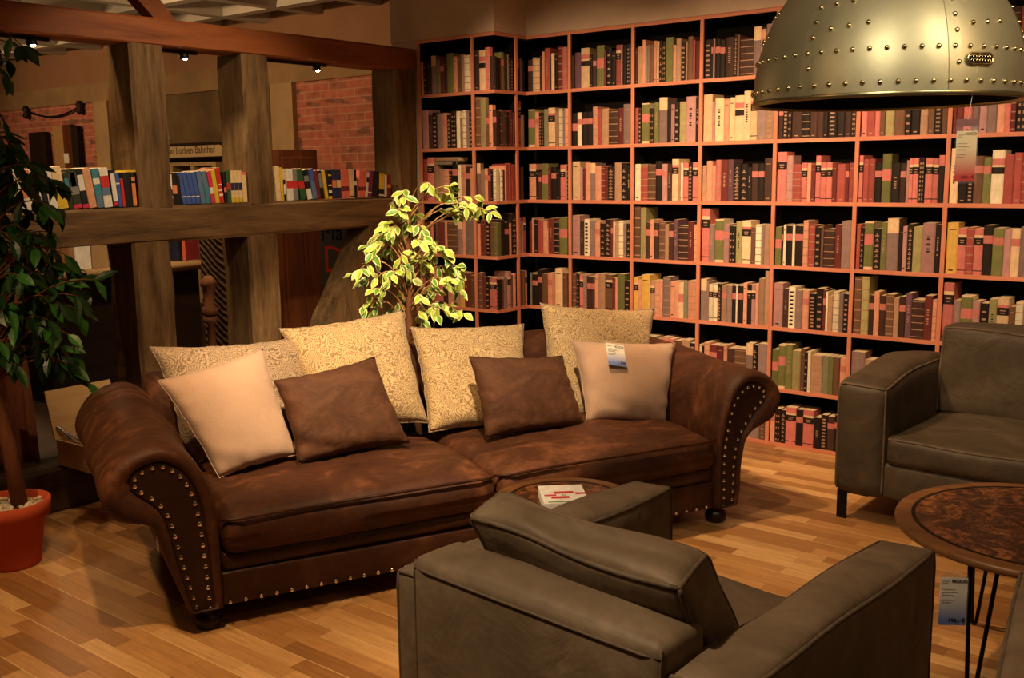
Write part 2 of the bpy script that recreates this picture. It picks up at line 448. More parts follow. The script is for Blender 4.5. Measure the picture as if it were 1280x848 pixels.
# ================================================================== timber frame
def rough_beam(name, a, b, mat, parent=None, seg=14, amp=.008, bow=None, seed=0):
    """hand-hewn timber along its longest side: wavering faces, chamfered edges"""
    rnd = random.Random(seed); a = Vector(a); b = Vector(b); d = b - a
    ax = max(range(3), key=lambda k: abs(d[k])); o = [k for k in range(3) if k != ax]
    ch = min(abs(d[o[0]]), abs(d[o[1]])) * .07
    prof = [(0, ch), (ch, 0), ('w', 0), ('W', ch), ('W', 'h'), ('w', 'H'), (ch, 'H'), (0, 'h')]
    w, h = d[o[0]], d[o[1]]
    pv = []
    for p, q in prof:
        p = {'w': w - ch, 'W': w}.get(p, p); q = {'h': h - ch, 'H': h}.get(q, q); pv.append((p, q))
    vs = []
    ph = [(rnd.uniform(0, 6), rnd.uniform(1.5, 4)) for _ in pv]
    for i in range(seg + 1):
        t = i / seg
        for k, (p, q) in enumerate(pv):
            v = Vector((0, 0, 0)); v[ax] = a[ax] + d[ax] * t
            wv = amp * math.sin(ph[k][0] + ph[k][1] * t * 4) + rnd.uniform(-amp, amp) * .35
            v[o[0]] = a[o[0]] + p + (wv if p > w / 2 else -wv * .6) * .6
            v[o[1]] = a[o[1]] + q + (wv if q > h / 2 else -wv) * .5
            if bow: v += bow(t)
            vs.append(v)
    n = 8; fs = [(i * n + k, i * n + (k + 1) % n, (i + 1) * n + (k + 1) % n, (i + 1) * n + k) for i in range(seg) for k in range(n)]
    fs += [tuple(range(n)), tuple(seg * n + k for k in range(n))]
    return MB().add(vs, fs).build(name, mat, parent)

FX = -4.85
frame = empty('timber_frame', (0, 0, 0))
tag(frame, 'old half timbered frame of posts, rail and brace dividing the room behind the sofa', 'timber frame')
rough_beam('top_beam', (FX - .2, -1.5, 2.272), (FX, 5.085, 2.412), M['beam'], frame, seed=1, amp=.004)['label'] = 'smooth reddish brown top beam'
rough_beam('rail', (FX - .24, .8, 1.25), (FX, 5.0, 1.437), M['timberY'], frame, seed=2, amp=.007, seg=24)
rough_beam('floor_sill', (FX - .02, .6, .002), (-4.655, 5.06, .224), M['sill'], frame, seed=3, amp=.005, seg=20)['label'] = 'dark sill on the floor'
posts = [(2.985, 3.185), (3.682, 3.862), (4.905, 5.08)]
for i, (y0, y1) in enumerate(posts):
    yc = (y0 + y1) / 2; hw = (y1 - y0) / 2; xc = FX - .125
    if i < 2:
        rough_beam('post', (xc - .125, y0, 1.432), (xc + .121, y1, 2.275), M['timberZ'], frame, seed=10 + i, amp=.006)
        sh = -.06 if i == 0 else -.02
        rough_beam('post', (xc - .145, y0 + sh, .202), (xc + .119, y1 + sh + .03, 1.255), M['timberZ'], frame, seed=20 + i, amp=.008)
    else:
        rough_beam('post', (xc - .12, y0, .202), (xc + .121, y1, 2.275), M['timberZ'], frame, seed=10 + i, amp=.006)
# diagonal brace below the rail, from the end post down to the left
def skew_beam(name, p0, p1, w, dpt, mat, seed, parent=None):
    rnd = random.Random(seed); p0 = Vector(p0); p1 = Vector(p1); t = (p1 - p0).normalized(); nx = Vector((1, 0, 0)); s_ = t.cross(nx).normalized()
    vs = []; seg = 12
    for i in range(seg + 1):
        c = p0.lerp(p1, i / seg)
        for a, b in ((-1, -1), (1, -1), (1, 1), (-1, 1)):
            vs.append(c + s_ * (a * w / 2 + rnd.uniform(-.006, .006)) + nx * (b * dpt / 2 + rnd.uniform(-.004, .004)))
    fs = [(i * 4 + k, i * 4 + (k + 1) % 4, (i + 1) * 4 + (k + 1) % 4, (i + 1) * 4 + k) for i in range(seg) for k in range(4)] + [(0, 1, 2, 3), tuple(seg * 4 + k for k in range(4))]
    return MB().add(vs, fs).build(name, mat, parent)
skew_beam('diagonal_brace', (FX - .10, 4.73, 1.243), (FX - .10, 4.11, .225), .21, .19, M['timberZ'], 5, frame)
skew_beam('angled_strut', (FX - .12, 3.28, 2.40), (FX - .12, 2.55, 3.1), .1, .08, M['beam'], 6, frame)

# three small spotlights under the beam
for i, (px, py) in enumerate(((41, 41), (232, 61), (398, 78))):
    p = onX(px, py, FX - .05)
    t = empty('beam_spotlight', (FX - .1, p.y, 2.27))
    tag(t, ('small lit spotlight under the beam near the tall leafy tree', 'small lit spotlight under the beam right of the first post', 'small lit spotlight under the beam right of the second post')[i], 'spotlight', 'spotlights under the red beam')
    MB().box((-.012, -.35, -.016), (.012, .10, .0)).build('track', M['steel'], t)
    MB().lathe([(.010, 0), (.022, -.004), (.026, -.03), (.022, -.034)], 14, c=(.03, .0, -.012)).build('housing', M['steel'], t, True)
    e = NT('lamp_glow_%d' % i); e.b.inputs['Emission Color'].default_value = (1, .8, .5, 1); e.b.inputs['Emission Strength'].default_value = 60
    e.set((1, .9, .7, 1), .4)
    MB().ball((.042, .0, -.042), .013, n=10, m=6).build('bulb', e.m, t, True)

# ================================================================== bookcase
UX = {'L': -4.839, 'M': -4.366, 1: -3.8359, 2: -3.3651, 3: -2.9007, 4: -2.4345, 5: -1.9717, 6: -1.5086, 7: -1.045, 8: -.582, 9: -.118, 10: .345, 11: .81}
ROWZ = [2.4559, 2.1015, 1.7452, 1.3994, 1.0423, .6899, .3325, .012]
XEND = UX[11]
bc = empty('bookcase', (-2.0, YW, 0))
tag(bc, 'tall salmon wooden bookcase with black interior covering the whole wall and wrapped around its pier', 'bookcase')
def bpart(name, fn, mats):
    mb = MB(); fn(mb); mb.v = [(x + 2.0, y - YW, z) for x, y, z in mb.v]; return mb.build(name, mats, bc)
TH = .0105
def lipbox(mb, x0, x1, z0, z1, y, d=DEP, ax='X'):
    """board with a wooden front lip (material 0) and black remainder (1), facing -Y, or +X for ax 'S'"""
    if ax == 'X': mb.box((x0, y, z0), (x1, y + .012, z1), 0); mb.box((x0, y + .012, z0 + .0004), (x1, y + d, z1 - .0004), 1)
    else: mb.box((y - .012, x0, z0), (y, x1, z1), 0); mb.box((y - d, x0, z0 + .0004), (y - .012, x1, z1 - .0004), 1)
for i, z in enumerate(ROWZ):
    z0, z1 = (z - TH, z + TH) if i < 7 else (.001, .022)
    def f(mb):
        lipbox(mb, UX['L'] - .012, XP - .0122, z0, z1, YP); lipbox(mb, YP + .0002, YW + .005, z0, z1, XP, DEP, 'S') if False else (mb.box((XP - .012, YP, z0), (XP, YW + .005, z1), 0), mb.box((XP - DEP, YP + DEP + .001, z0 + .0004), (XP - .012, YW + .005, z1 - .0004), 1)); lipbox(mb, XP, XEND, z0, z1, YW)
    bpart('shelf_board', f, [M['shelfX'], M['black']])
HW = .0105
for k, x in UX.items():
    y = YP if str(k) in 'LM' else YW
    bpart('upright', lambda mb: lipbox(mb, x - HW, x + HW, .0015, ROWZ[0] + TH - .0005, y - .0006), [M['shelfZ'], M['black']]) if isinstance(k, int) else bpart('upright', lambda mb: lipbox(mb, x - HW, x + HW, .0015, ROWZ[0] + TH - .0005, y - .0006, DEP if k == 'L' else DEP), [M['shelfZ'], M['black']])
SP = YP + .226
bpart('upright', lambda mb: lipbox(mb, SP - HW, SP + HW, .0015, ROWZ[0] + TH - .0005, XP + .0006, DEP, 'S'), [M['shelfZ'], M['black']])
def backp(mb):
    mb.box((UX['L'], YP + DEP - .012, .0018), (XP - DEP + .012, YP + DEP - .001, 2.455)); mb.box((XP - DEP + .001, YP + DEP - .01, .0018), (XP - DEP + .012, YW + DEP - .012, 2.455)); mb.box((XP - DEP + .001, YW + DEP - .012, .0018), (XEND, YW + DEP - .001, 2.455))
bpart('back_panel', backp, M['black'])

# ---- books
TINT = (1.06, .94, .86)
PAL = {'k': (40, 27, 22), 'd': (72, 45, 35), 'n': (112, 46, 40), 'r': (168, 76, 66), 'p': (212, 116, 104), 's': (224, 150, 118), 'c': (236, 190, 144), 'w': (242, 214, 176),
       't': (176, 130, 100), 'g': (146, 114, 104), 'o': (118, 112, 62), 'l': (170, 152, 98), 'y': (226, 172, 84), 'v': (110, 72, 80), 'u': (134, 126, 96), 'b': (114, 76, 54), 'a': (184, 130, 122)}
NAME = {'k': 'black brown', 'd': 'dark brown', 'n': 'maroon', 'r': 'red', 'p': 'pink', 's': 'salmon', 'c': 'cream', 'w': 'whitish', 't': 'tan', 'g': 'mauve grey', 'o': 'olive green',
        'l': 'pale olive', 'y': 'yellow', 'v': 'plum', 'u': 'grey green', 'b': 'brown', 'a': 'dusty pink'}
STY = {'': '', 's': 'with gilt ornaments', 'l': 'with gilt lines', 't': 'with a small spine title', 'b': 'with a red title band', 'k': 'with a black title block', 'c': 'with a cream top',
       'o': 'with a green top and base', 'r': 'with red patches', 'w': 'with a pale top', 'p': 'with a pink top', 'g': 'with gilt'}
_bm = {}
def bmat(c, shade=0):
    key = (c, shade)
    if key not in _bm:
        k = lin(PAL[c]); f = (1, .82, 1.14)[shade]
        k = tuple(min(.92, v * f / t) for v, t in zip(k[:3], TINT)) + (1,)
        t = NT('book_cloth_%s%d' % (c, shade)); n = t.noise(t.co((1, 1, .4)), 60, 3)
        _bm[key] = t.set(t.ramp(n, [(.3, tuple(v * .86 for v in k[:3]) + (1,)), (.7, tuple(min(1, v * 1.1) for v in k[:3]) + (1,))]), .62, 0, .25)
    return _bm[key]
gold = bmat('t')
def book_mesh(w, h, d, c, sty, rnd):
    """a bound book standing spine forward: rounded spine with bands, two boards, page block. local x width, -y spine, z up"""
    shade = rnd.choice((0, 0, 1, 2))
    mats = [bmat(c, shade), M['page'], gold, bmat('p' if c not in 'pr' else 'k'), bmat('k'), bmat('o'), bmat('c')]
    mb = MB()
    bands = [(0, 1, 0)]
    if sty == 'b': bands = [(0, .64, 0), (.64, .80, 3), (.80, 1, 0)]
    elif sty == 'bl': bands = [(0, .55, 0), (.55, .68, 4), (.68, .72, 6), (.72, .84, 3), (.84, 1, 0)]
    elif sty == 'k': bands = [(0, .08, 0), (.08, .10, 4), (.10, .64, 0), (.64, .80, 4), (.80, .86, 6 if c != 'c' else 3), (.86, 1, 0)]
    elif sty in ('c', 'w'): bands = [(0, .72, 0), (.72, 1, 6)]
    elif sty == 'p': bands = [(0, .78, 0), (.78, 1, 3)]
    elif sty == 'o': bands = [(0, .06, 6), (.06, .52, 5), (.52, .74, 3), (.74, .97, 5), (.97, 1, 6)]
    elif sty == 'r': bands = [(0, .45, 0), (.45, .68, 3), (.68, 1, 0)]
    elif sty == 'l': bands = [(0, .05, 0)] + sum([[(.05 + .18 * k, .07 + .18 * k, 2), (.07 + .18 * k, .23 + .18 * k, 0)] for k in range(5)], []) + [(.95, .965, 2), (.965, 1, 0)]
    bulge = min(.16 * w, .006)
    prof = [(0, .004), (.12, .0012), (.5, 0), (.88, .0012), (1, .004)]
    P = [(x * w, y * bulge / .004) for x, y in prof]
    for z0, z1, mi in bands:
        a = [(x, y, z0 * h) for x, y in P]; b = [(x, y, z1 * h) for x, y in P]
        mb.add(a + b, [(k, k + 1, k + 6, k + 5) for k in range(4)], mi)
    y0 = bulge
    # boards, fore edge, top and bottom
    mb.add([(0, y0, 0), (0, d, 0), (0, d, h), (0, y0, h)], [(0, 3, 2, 1)], 0)
    mb.add([(w, y0, 0), (w, d, 0), (w, d, h), (w, y0, h)], [(0, 1, 2, 3)], 0)
    c_ = min(.003, w * .15)
    mb.add([(c_, d, 0), (w - c_, d, 0), (w - c_, d, h), (c_, d, h)], [(0, 3, 2, 1)], 1)
    for x0, x1 in ((0, c_), (w - c_, w)): mb.add([(x0, d, 0), (x1, d, 0), (x1, d, h), (x0, d, h)], [(0, 3, 2, 1)], 0)
    for z in (0, h):
        mb.add([(x, y, z) for x, y in P], [(0, 1, 2, 3, 4)], 0)
        for x0, x1, mi in ((0, c_, 0), (c_, w - c_, 1), (w - c_, w, 0)): mb.add([(x0, y0, z), (x1, y0, z), (x1, d, z), (x0, d, z)], [(0, 1, 2, 3)], mi)
    e = -.0005
    def q(x0, x1, z0, z1, mi=2): mb.add([(x0 * w, e, z0 * h), (x1 * w, e, z0 * h), (x1 * w, e, z1 * h), (x0 * w, e, z1 * h)], [(0, 1, 2, 3)], mi)
    light = c in 'cwsylap'
    if sty == 's':
        nb = rnd.choice((5, 7, 9)); kind = rnd.random()
        for k in range(nb):
            z = .06 + .88 * k / nb
            if kind < .4: q(.22, .78, z, z + .025, 4 if light else 2); q(.4, .6, z + .035, z + .065, 4 if light else 2)
            elif kind < .7: q(.25, .75, z + .01, z + .055, 4 if light else 2)
            else: q(.2, .4, z, z + .05, 4 if light else 2); q(.6, .8, z, z + .05, 4 if light else 2)
    elif sty == 't':
        for k in range(8):
            if rnd.random() < .8: q(.36, .62, .36 + k * .05, .36 + k * .05 + rnd.uniform(.02, .038), 4 if light else 2)
    elif sty == 'b' or sty == 'k':
        q(.3, .7, .68, .70, 2); q(.25, .75, .73, .75, 2)
    elif sty == '' and rnd.random() < .5:
        q(.2, .8, .86, .875, 4 if light else 2); q(.3, .7, .06, .085, 4 if light else 2)
    return mb, mats

CELLS = {
 (0,0): "15s65 25k66s 35d62 32g74c 30u66 25n66b 22d64 46o76 25s68 28b70 18t70 16w68l 16w68l 16w68l",
 (1,0): "35d76 50c76bl 36p80l 30d62 30k60 18n60 35o70b 30d66 12g68 15k62s 25k62s",
 (2,0): "30d70b 35v65 30k60 40d62b 20c64l 20c64l 20c64l 18d66 20s75 45r80t 10d60 25c70 28k66 32n80l 40p78l",
 (3,0): "20d62 45v66 60c72bl 25k60 25d60b 55o74r 15n66 35k70s 30k62 35r72k 12a72 25k70 35k72s",
 (4,0): "18d64 35t66 25s76 18u66 14g66 35b66 20s72 18c72 25k72s 25k70s 58o76 22s62 38t72 35k66s 15t66 40b74 15r68 35n66",
 (5,0): "60k66s 16k66b 14a66 45k66b 40k64b 75d66t 25k70s 20b68 110d62l 60g78c 40s74l 80g82",
 (6,0): "50d66 40k66s 60n70 30r68 40k64l 50p70k 40d66",
 (7,0): "50k66 40n64 60d68l 40r70 30k66s 50b66",
 (8,0): "40p76 60d70 50n66l 40r70k 50b68t 40d70 60r68l 40k66s 50p70k",
 (0,1): "45a76 28d66t 36k70s 40g68 30s68b 30k64s 38k72s 25w70 14t56 30w72l 20g70 22k66s",
 (1,1): "38b94l 42l94l 25b68b 28s78 30d70b 35b70l 38d68 20k66 32n70t 15n66",
 (2,1): "38p88k 28g62t 48l72o 28s68b 38k66s 30u72 48c74k 25t62 28w70l 16g66 36s70l",
 (3,1): "40k60r 32w62b 38k62b 42k62b 36s70l 30r66 50t66l 65d62l 40n66t 55g72",
 (4,1): "28r64t 22k62s 60w72o 38k62s 36o72t 62g80c 28k60 28a66 35k70s 50l70l 70a78t 25k76t",
 (5,1): "70c80 22a68 68c72t 40s70 42c72 68c76bl 50c82t 50c74k 65g70 60t64s",
 (6,1): "32d60b 35k66s 25k62s 70d66 55k64l 50d60 40d64 30k60 60k66s 50k66 45d66 30k60s",
 (7,1): "40p70 55r70 35p66 35b66 60l72l 70b66 40k66s 60k66 50t64s 40b64 50k62s 35b70b",
 (8,1): "20n66 45n68 55p72 45g72 50a72 60g76 50s76 35p68 30n68l 70k82s 35s76 60p70 40k66s",
 (0,2): "30r84 50p88k 30t70 40t64l 40s64l 25k60s 40k80b 25w72 35s72b 30d68b 25s66",
 (1,2): "32g74w 38t62 25s64b 25n64b 20k60 25w62l 25w62l 20n60 15s68 25r72 30r74 20r72 30r72",
 (2,2): "25k60 35d66 52s72k 20k60 20d56b 52o72r 20n64 36k66b 30k60 38p70k 12a70 30k66s",
 (3,2): "58c76 24a64 18n62 40s72 38g72c 46s66 30n64l 20n64 50k64s 50t72 42k70s 30k66t",
 (4,2): "42w68 55r66l 60b68l 45k74b 40a68b 32d68t 50c76k 18t70s 16w70 36p70k 30k70s 40p70k",
 (5,2): "28t64 42s72 26s64 38p74l 48n72t 40v74t 48k66s 48k66s 30k60t 44d66b 40k66b 55d74",
 (6,2): "70p84b 46a78l 65r64l 40p66k 28s66 32n62 36p78k 42p66k 40p66k 32n64 60r64 24n64b 35r64",
 (7,2): "28p76k 38r70 42r70 48k64b 62o78r 60k64t 38d62b 20a68 24p70k 36p70k 40k72s 50p70k 36p70k 38k74p",
 (8,2): "55c84t 60k62 40k60s 60b72b 50o70b 80w80bl 60r74 50r76 50r76l 45p70k 50s72",
 (0,3): "12b60 25d64 20p64 14k66 22b66 45n64 15s66 70b64l 32g70c 22s68 60g74",
 (1,3): "22s62 45n70 30k66s 25b66 32o66 30k70 48k64b 14s62 50k80s",
 (2,3): "25a70 30t64 40r70k 22n62 14s70 32k66D 40r66 30s64 10s50 40n70t 40k66l 60o72r",
 (3,3): "54a76 32d66t 38w70s 40g66t 36s66b 38k62s 40k70s 16n68b 12w66 25t60 34w68l 22g64 28k64s",
 (4,3): "45b94l 45l94l 30d66b 32s72 35d66b 48b68l 30t64 36d66b 34v72t 70d62l 45n70t 25s64l",
 (5,3): "55p92k 38g66t 60w74o 38a66b 44k64s 40l72t 58c74k 32b62 38w68l 18g66 42t68s",
 (6,3): "50o64r 14k66b 20w68 50k66b 20w68 60k66b 40s76l 48r68l 46k66s 20b68 80d62l 50n70t 70g76",
 (7,3): "28r72t 25k66s 62w76o 48k66s 40o76t 75g82c 28k60 28a70 36k74s 60l70l 80a76t 35k74t",
 (8,3): "75y78 55p70k 48r70l 58p70k 60k74b 70o70b 45a70 55c70b 45g74 50s70k 30b66",
 (0,4): "30r70 25r70 70p72k 35d70 50s66 40t70b 35y70 40n68 40b66",
 (1,4): "35b72l 30n64 30k66s 62p64k 25k62s 22b60 35g62 40a74k 20b66 30s68",
 (2,4): "16n66 20b66 25b70 30s70k 16u66 40k64b 36k74b 40b66 36s68b 20s64 54c78 36b70",
 (3,4): "30b72l 28k70s 28p68k 28g68s 32d66b 30d66b 30s72 50t72 55b72k 25n66 16s66 52o74 45k62s",
 (4,4): "36y70k 26s66 70y76 36t66k 40s66l 26s66 58g74l 38s66 28s66 40c66r 30u68 68s70l",
 (5,4): "46g74c 18g70 32w66k 32w66k 28k68s 40t66b 38g66 28k66b 12w68 40k66b 28s72 32k70k 28a70k 22s72 42t82 30t96",
 (6,4): "54a76 32d66t 38w70s 40g66t 36s66b 38k62s 40k70s 16n68b 12w66 25t60 34w68l 22g64 28k64s",
 (7,4): "45b94l 45l94l 30d66b 32s72 35d66b 48b68l 30t64 36d66b 34v72t 70d62l 45n70t 25s64l",
 (8,4): "55p92k 38g66t 60w74o 38a66b 44k64s 40l72t 58c74k 32b62 38w68l 18g66 42t68s",
 (4,5): "40s66 30r66 40l66l 30k62 40s68 30p66 40b64 40t66 30k62s",
 (5,5): "14w62l 12k60 30s66l 40n62b 38n62 20s64 40d60 60b60l 38g72w 24k70s 52g74",
 (6,5): "45o66r 48w76o 46o76t 55l68l 30b72 20k68s 20w70 75t64l 42u64 30o64 40b64 40s64b",
 (7,5): "60g76 40t66 30k60s 50n66 40b66l 60o68r 40d64 30s66",
 (8,5): "40k66 50n66 60b66l 40t68 30d62 50r66k",
 (5,6): "40k66 30d60 60n64l 40b66 50k62s 60d66 40c66 60g64 40b66s",
 (6,6): "28s64b 35k66s 28k66s 60p72k 40k70b 60p72k 40k60t 36k66s 40d66b 50k70b",
 (7,6): "40d66 30k60s 60n66 50b62l 40k66 60d64b 40s66",
}
ROWNAME = ['top', 'second', 'third', 'fourth', 'fifth', 'sixth', 'bottom']
ORD = ['first', 'second', 'third', 'fourth', 'fifth', 'sixth', 'seventh', 'eighth', 'ninth', 'tenth', 'eleventh', 'twelfth', 'thirteenth', 'fourteenth', 'fifteenth', 'sixteenth', 'seventeenth', 'eighteenth', 'nineteenth']
def cellspan(c):
    """pieces of front run for bay c: (kind, start, end)"""
    if c == 0: return [('F', UX['L'] + HW, UX['M'] - HW)]
    if c == 1: return [('F', UX['M'] + HW, XP - .001), ('S', YP + .058, SP - HW)]
    if c == 2: return [('S', SP + HW, YW - .004), ('W', XP + .002, UX[1] - HW)]
    return [('W', UX[c - 2] + HW, UX[c - 1] - HW)]
shelf_books = []
rb = random.Random(5)
import re
for (c, r), s in CELLS.items():
    specs = [re.match(r'(\d+)([a-z])(\d\d)(\w*)', q).groups() for q in s.split()]
    tot = sum(int(q[0]) for q in specs); runs = cellspan(c); L = sum(b - a for _, a, b in runs) - .006
    zb = (ROWZ[r + 1] + TH if r < 6 else .022) + .0002; ch = ROWZ[r] - TH - zb
    pos = 0; sc = L / tot; run = 0; cur = runs[0][1] + .003
    for i, (w, col, hh, sty) in enumerate(specs):
        w = int(w) * sc
        if cur + w > runs[run][2] + .0005 and run + 1 < len(runs):
            if cur + w * .5 > runs[run][2]:
                run += 1; cur = runs[run][1]
            else: w = max(.006, runs[run][2] - cur)
        kind, a, b = runs[run]
        if cur + w > b: w = b - cur
        if w < .005: continue
        hgt = min(int(hh) / 100 * ch * (1 + rb.uniform(-.012, .012)), ch - .006)
        d = rb.uniform(.11, .145)
        if kind == 'F' and cur + w > XP - .2: d = .036
        shelf_books.append(dict(c=c, r=r, i=i, kind=kind, p=cur, w=w - .0008, h=hgt, d=d, col=col, sty=sty, z=zb, n=len(specs), rec=rb.uniform(.006, .011)))
        cur += w
def place(bk, o):
    k = bk['kind']
    if k == 'F': o.location = (bk['p'], YP + bk['rec'], bk['z'])
    elif k == 'W': o.location = (bk['p'], YW + bk['rec'], bk['z'])
    else: o.location = (XP - bk['rec'], bk['p'], bk['z']); o.rotation_euler = (0, 0, PI / 2)
# which of them show largest: size in the picture, none where furniture stands in front
def project(p):
    v = Vector(p) - EYE; z = v.dot(_fw); return 640 + FPX * v.dot(CR) / z, 424 - FPX * v.dot(CU) / z, z
def shown_area(bk):
    x, y = {'F': (bk['p'] + bk['w'] / 2, YP), 'W': (bk['p'] + bk['w'] / 2, YW), 'S': (XP, bk['p'] + bk['w'] / 2)}[bk['kind']]
    X, Y, Z = project((x, y, bk['z'] + bk['h'] * .55))
    if X > 1283 or X < 0: return 0
    a = bk['w'] * bk['h'] * (FPX / Z) ** 2
    if bk['kind'] == 'S': a *= .5
    if bk['c'] in (6, 7) and bk['r'] == 0: return 0                     # behind the big pendant shade
    if bk['c'] == 8 and bk['r'] == 0 and X < 1255: return 0
    if bk['c'] in (6, 7) and bk['r'] == 1: a *= .6
    if bk['r'] >= 5 and bk['c'] not in (5, 6): a *= .02
    if bk['c'] == 8 and bk['r'] == 4: a *= .6
    if bk['c'] in (0,) and bk['r'] in (3, 4): a *= .5
    if bk['c'] == 5 and bk['r'] == 6: a *= .1
    return a
for bk in shelf_books: bk['area'] = shown_area(bk)
keep = sorted(shelf_books, key=lambda b: -b['area'])[:300]; keepid = set(id(b) for b in keep)
rest = MB(); rest_m = []
BAY = ['first', 'second', 'third', 'fourth', 'fifth', 'sixth', 'seventh', 'eighth', 'ninth']
rb2 = random.Random(9)
dudens = []
for bk in shelf_books:
    mb, mats = book_mesh(bk['w'], bk['h'], bk['d'], bk['col'], bk['sty'] if bk['sty'] != 'D' else '', rb2)
    if id(bk) in keepid:
        o = mb.build('hardcover_book', mats); place(bk, o)
        adj = ('tall ' if bk['h'] > .255 else '') + ('thin ' if bk['w'] < .02 else 'thick ' if bk['w'] > .05 else '')
        st = {'bl': 'with red and black title blocks', 'D': 'with white spine lettering'}.get(bk['sty'], STY.get(bk['sty'], ''))
        lab = '%s%s book %s, %s from left in %s bay, %s shelf' % (adj, NAME[bk['col']], st, ORD[bk['i']], BAY[bk['c']], ROWNAME[bk['r']] + ('' if bk['r'] in (0, 6) else ''))
        lab = ' '.join(lab.replace(' ,', ',').split())
        w = lab.split()
        if len(w) > 16: lab = lab.replace(' from left in ', ' in ')
        tag(o, lab, 'book', 'old books on the bookcase shelves')
        if bk['sty'] == 'D': dudens.append((o, bk))
    else:
        base = len(rest_m)
        idx = []
        for m in mats:
            if m not in rest_m: rest_m.append(m)
            idx.append(rest_m.index(m))
        k = bk['kind']
        for v in mb.v:
            if k == 'S': q = (XP - bk['rec'] - v[1], bk['p'] + v[0], bk['z'] + v[2])
            else: q = (bk['p'] + v[0], (YP if k == 'F' else YW) + bk['rec'] + v[1], bk['z'] + v[2])
            rest.v.append(q)
        o0 = len(rest.v) - len(mb.v)
        for f, mi in zip(mb.f, mb.mi): rest.f.append(tuple(i + o0 for i in f)); rest.mi.append(idx[mi])
ro = rest.build('shelved_books', rest_m)
tag(ro, 'remaining smaller and half hidden old books filling the bookcase bays', 'books', None, 'stuff')
for o, bk in dudens:
    text_mesh('spine_lettering', 'DUDEN', .022, M['white'], o, (bk['w'] * .72, -.001, bk['h'] * .42), (R(90), R(-90), 0))
# two books lying across the tops of the others in the first bay
for k, (col, dz) in enumerate((('u', 0), ('t', .026))):
    mb, mats = book_mesh(.024, .19, .11, col, 'l', rb2)
    o = mb.build('hardcover_book', mats); z = ROWZ[3] + TH + .236 + dz
    o.location = (UX['L'] + .13, YP + .009, z + .024); o.rotation_euler = (0, R(90), 0)
    tag(o, ('grey green book lying flat across upright books in first bay, third shelf', 'tan gilt book lying uppermost across upright books in first bay, third shelf')[k], 'book', 'old books on the bookcase shelves')
# ================================================================== the big sofa (local axes: x along the front, y towards its back)
SO = Vector((-2.97, 1.943, 0)); SA = math.atan2(.911, .413)
su = Vector((math.cos(SA), math.sin(SA), 0)); sv = Vector((-su.y, su.x, 0))
def onS(x, y, dep): return onP(x, y, SO + sv * dep, sv)
def toS(p): w = Vector(p) - SO; return Vector((w.dot(su), w.dot(sv), p[2]))
sofa = empty('sofa', SO, SA)
tag(sofa, 'big dark brown velvet sofa with rolled studded arms and scattered pillows', 'sofa')
def resample(pts, n):
    pts = [Vector(p) for p in pts]; seg = [(pts[(i + 1) % len(pts)] - pts[i]).length for i in range(len(pts))]; tot = sum(seg); out = []
    for k in range(n):
        t = tot * k / n; i = 0
        while t > seg[i]: t -= seg[i]; i += 1
        out.append(pts[i].lerp(pts[(i + 1) % len(pts)], t / seg[i] if seg[i] else 0))
    return out
def crom(pts, m=5):
    """smooth a closed outline"""
    pts = [Vector(p) for p in pts]; n = len(pts); out = []
    for i in range(n):
        p0, p1, p2, p3 = pts[i - 1], pts[i], pts[(i + 1) % n], pts[(i + 2) % n]
        for k in range(m):
            t = k / m
            out.append(.5 * ((2 * p1) + (p2 - p0) * t + (2 * p0 - 5 * p1 + 4 * p2 - p3) * t * t + (3 * p1 - p0 - 3 * p2 + p3) * t ** 3))
    return out
FULL = [(0, .085), (0, .2), (0, .40), (.02, .52), (.06, .61), (.115, .672), (.18, .70), (.25, .69), (.32, .655), (.365, .60), (.380, .55), (.367, .50), (.335, .455), (.285, .435), (.235, .42), (.212, .39), (.196, .33), (.165, .22), (.12, .085)]
PAN = [(.036, .09), (.04, .2), (.05, .38), (.068, .50), (.10, .58), (.14, .622), (.185, .642), (.225, .638), (.262, .622), (.284, .595), (.282, .565), (.262, .54), (.228, .512), (.20, .48), (.18, .44), (.166, .38), (.152, .30), (.132, .2), (.108, .09)]
def sm(pr):
    o = []
    for k in range(len(pr)):
        a, b = Vector(pr[k]), Vector(pr[(k + 1) % len(pr)])
        if k == len(pr) - 1: o.append(a); continue
        p0 = Vector(pr[max(k - 1, 0)]); p3 = Vector(pr[min(k + 2, len(pr) - 1)])
        for j in range(3):
            t = j / 3
            o.append(.5 * ((2 * a) + (b - p0) * t + (2 * p0 - 5 * a + 4 * b - p3) * t * t + (3 * a - p0 - 3 * b + p3) * t ** 3))
    return o
FS, PS = sm(FULL), sm(PAN)
ALEN = 1.0
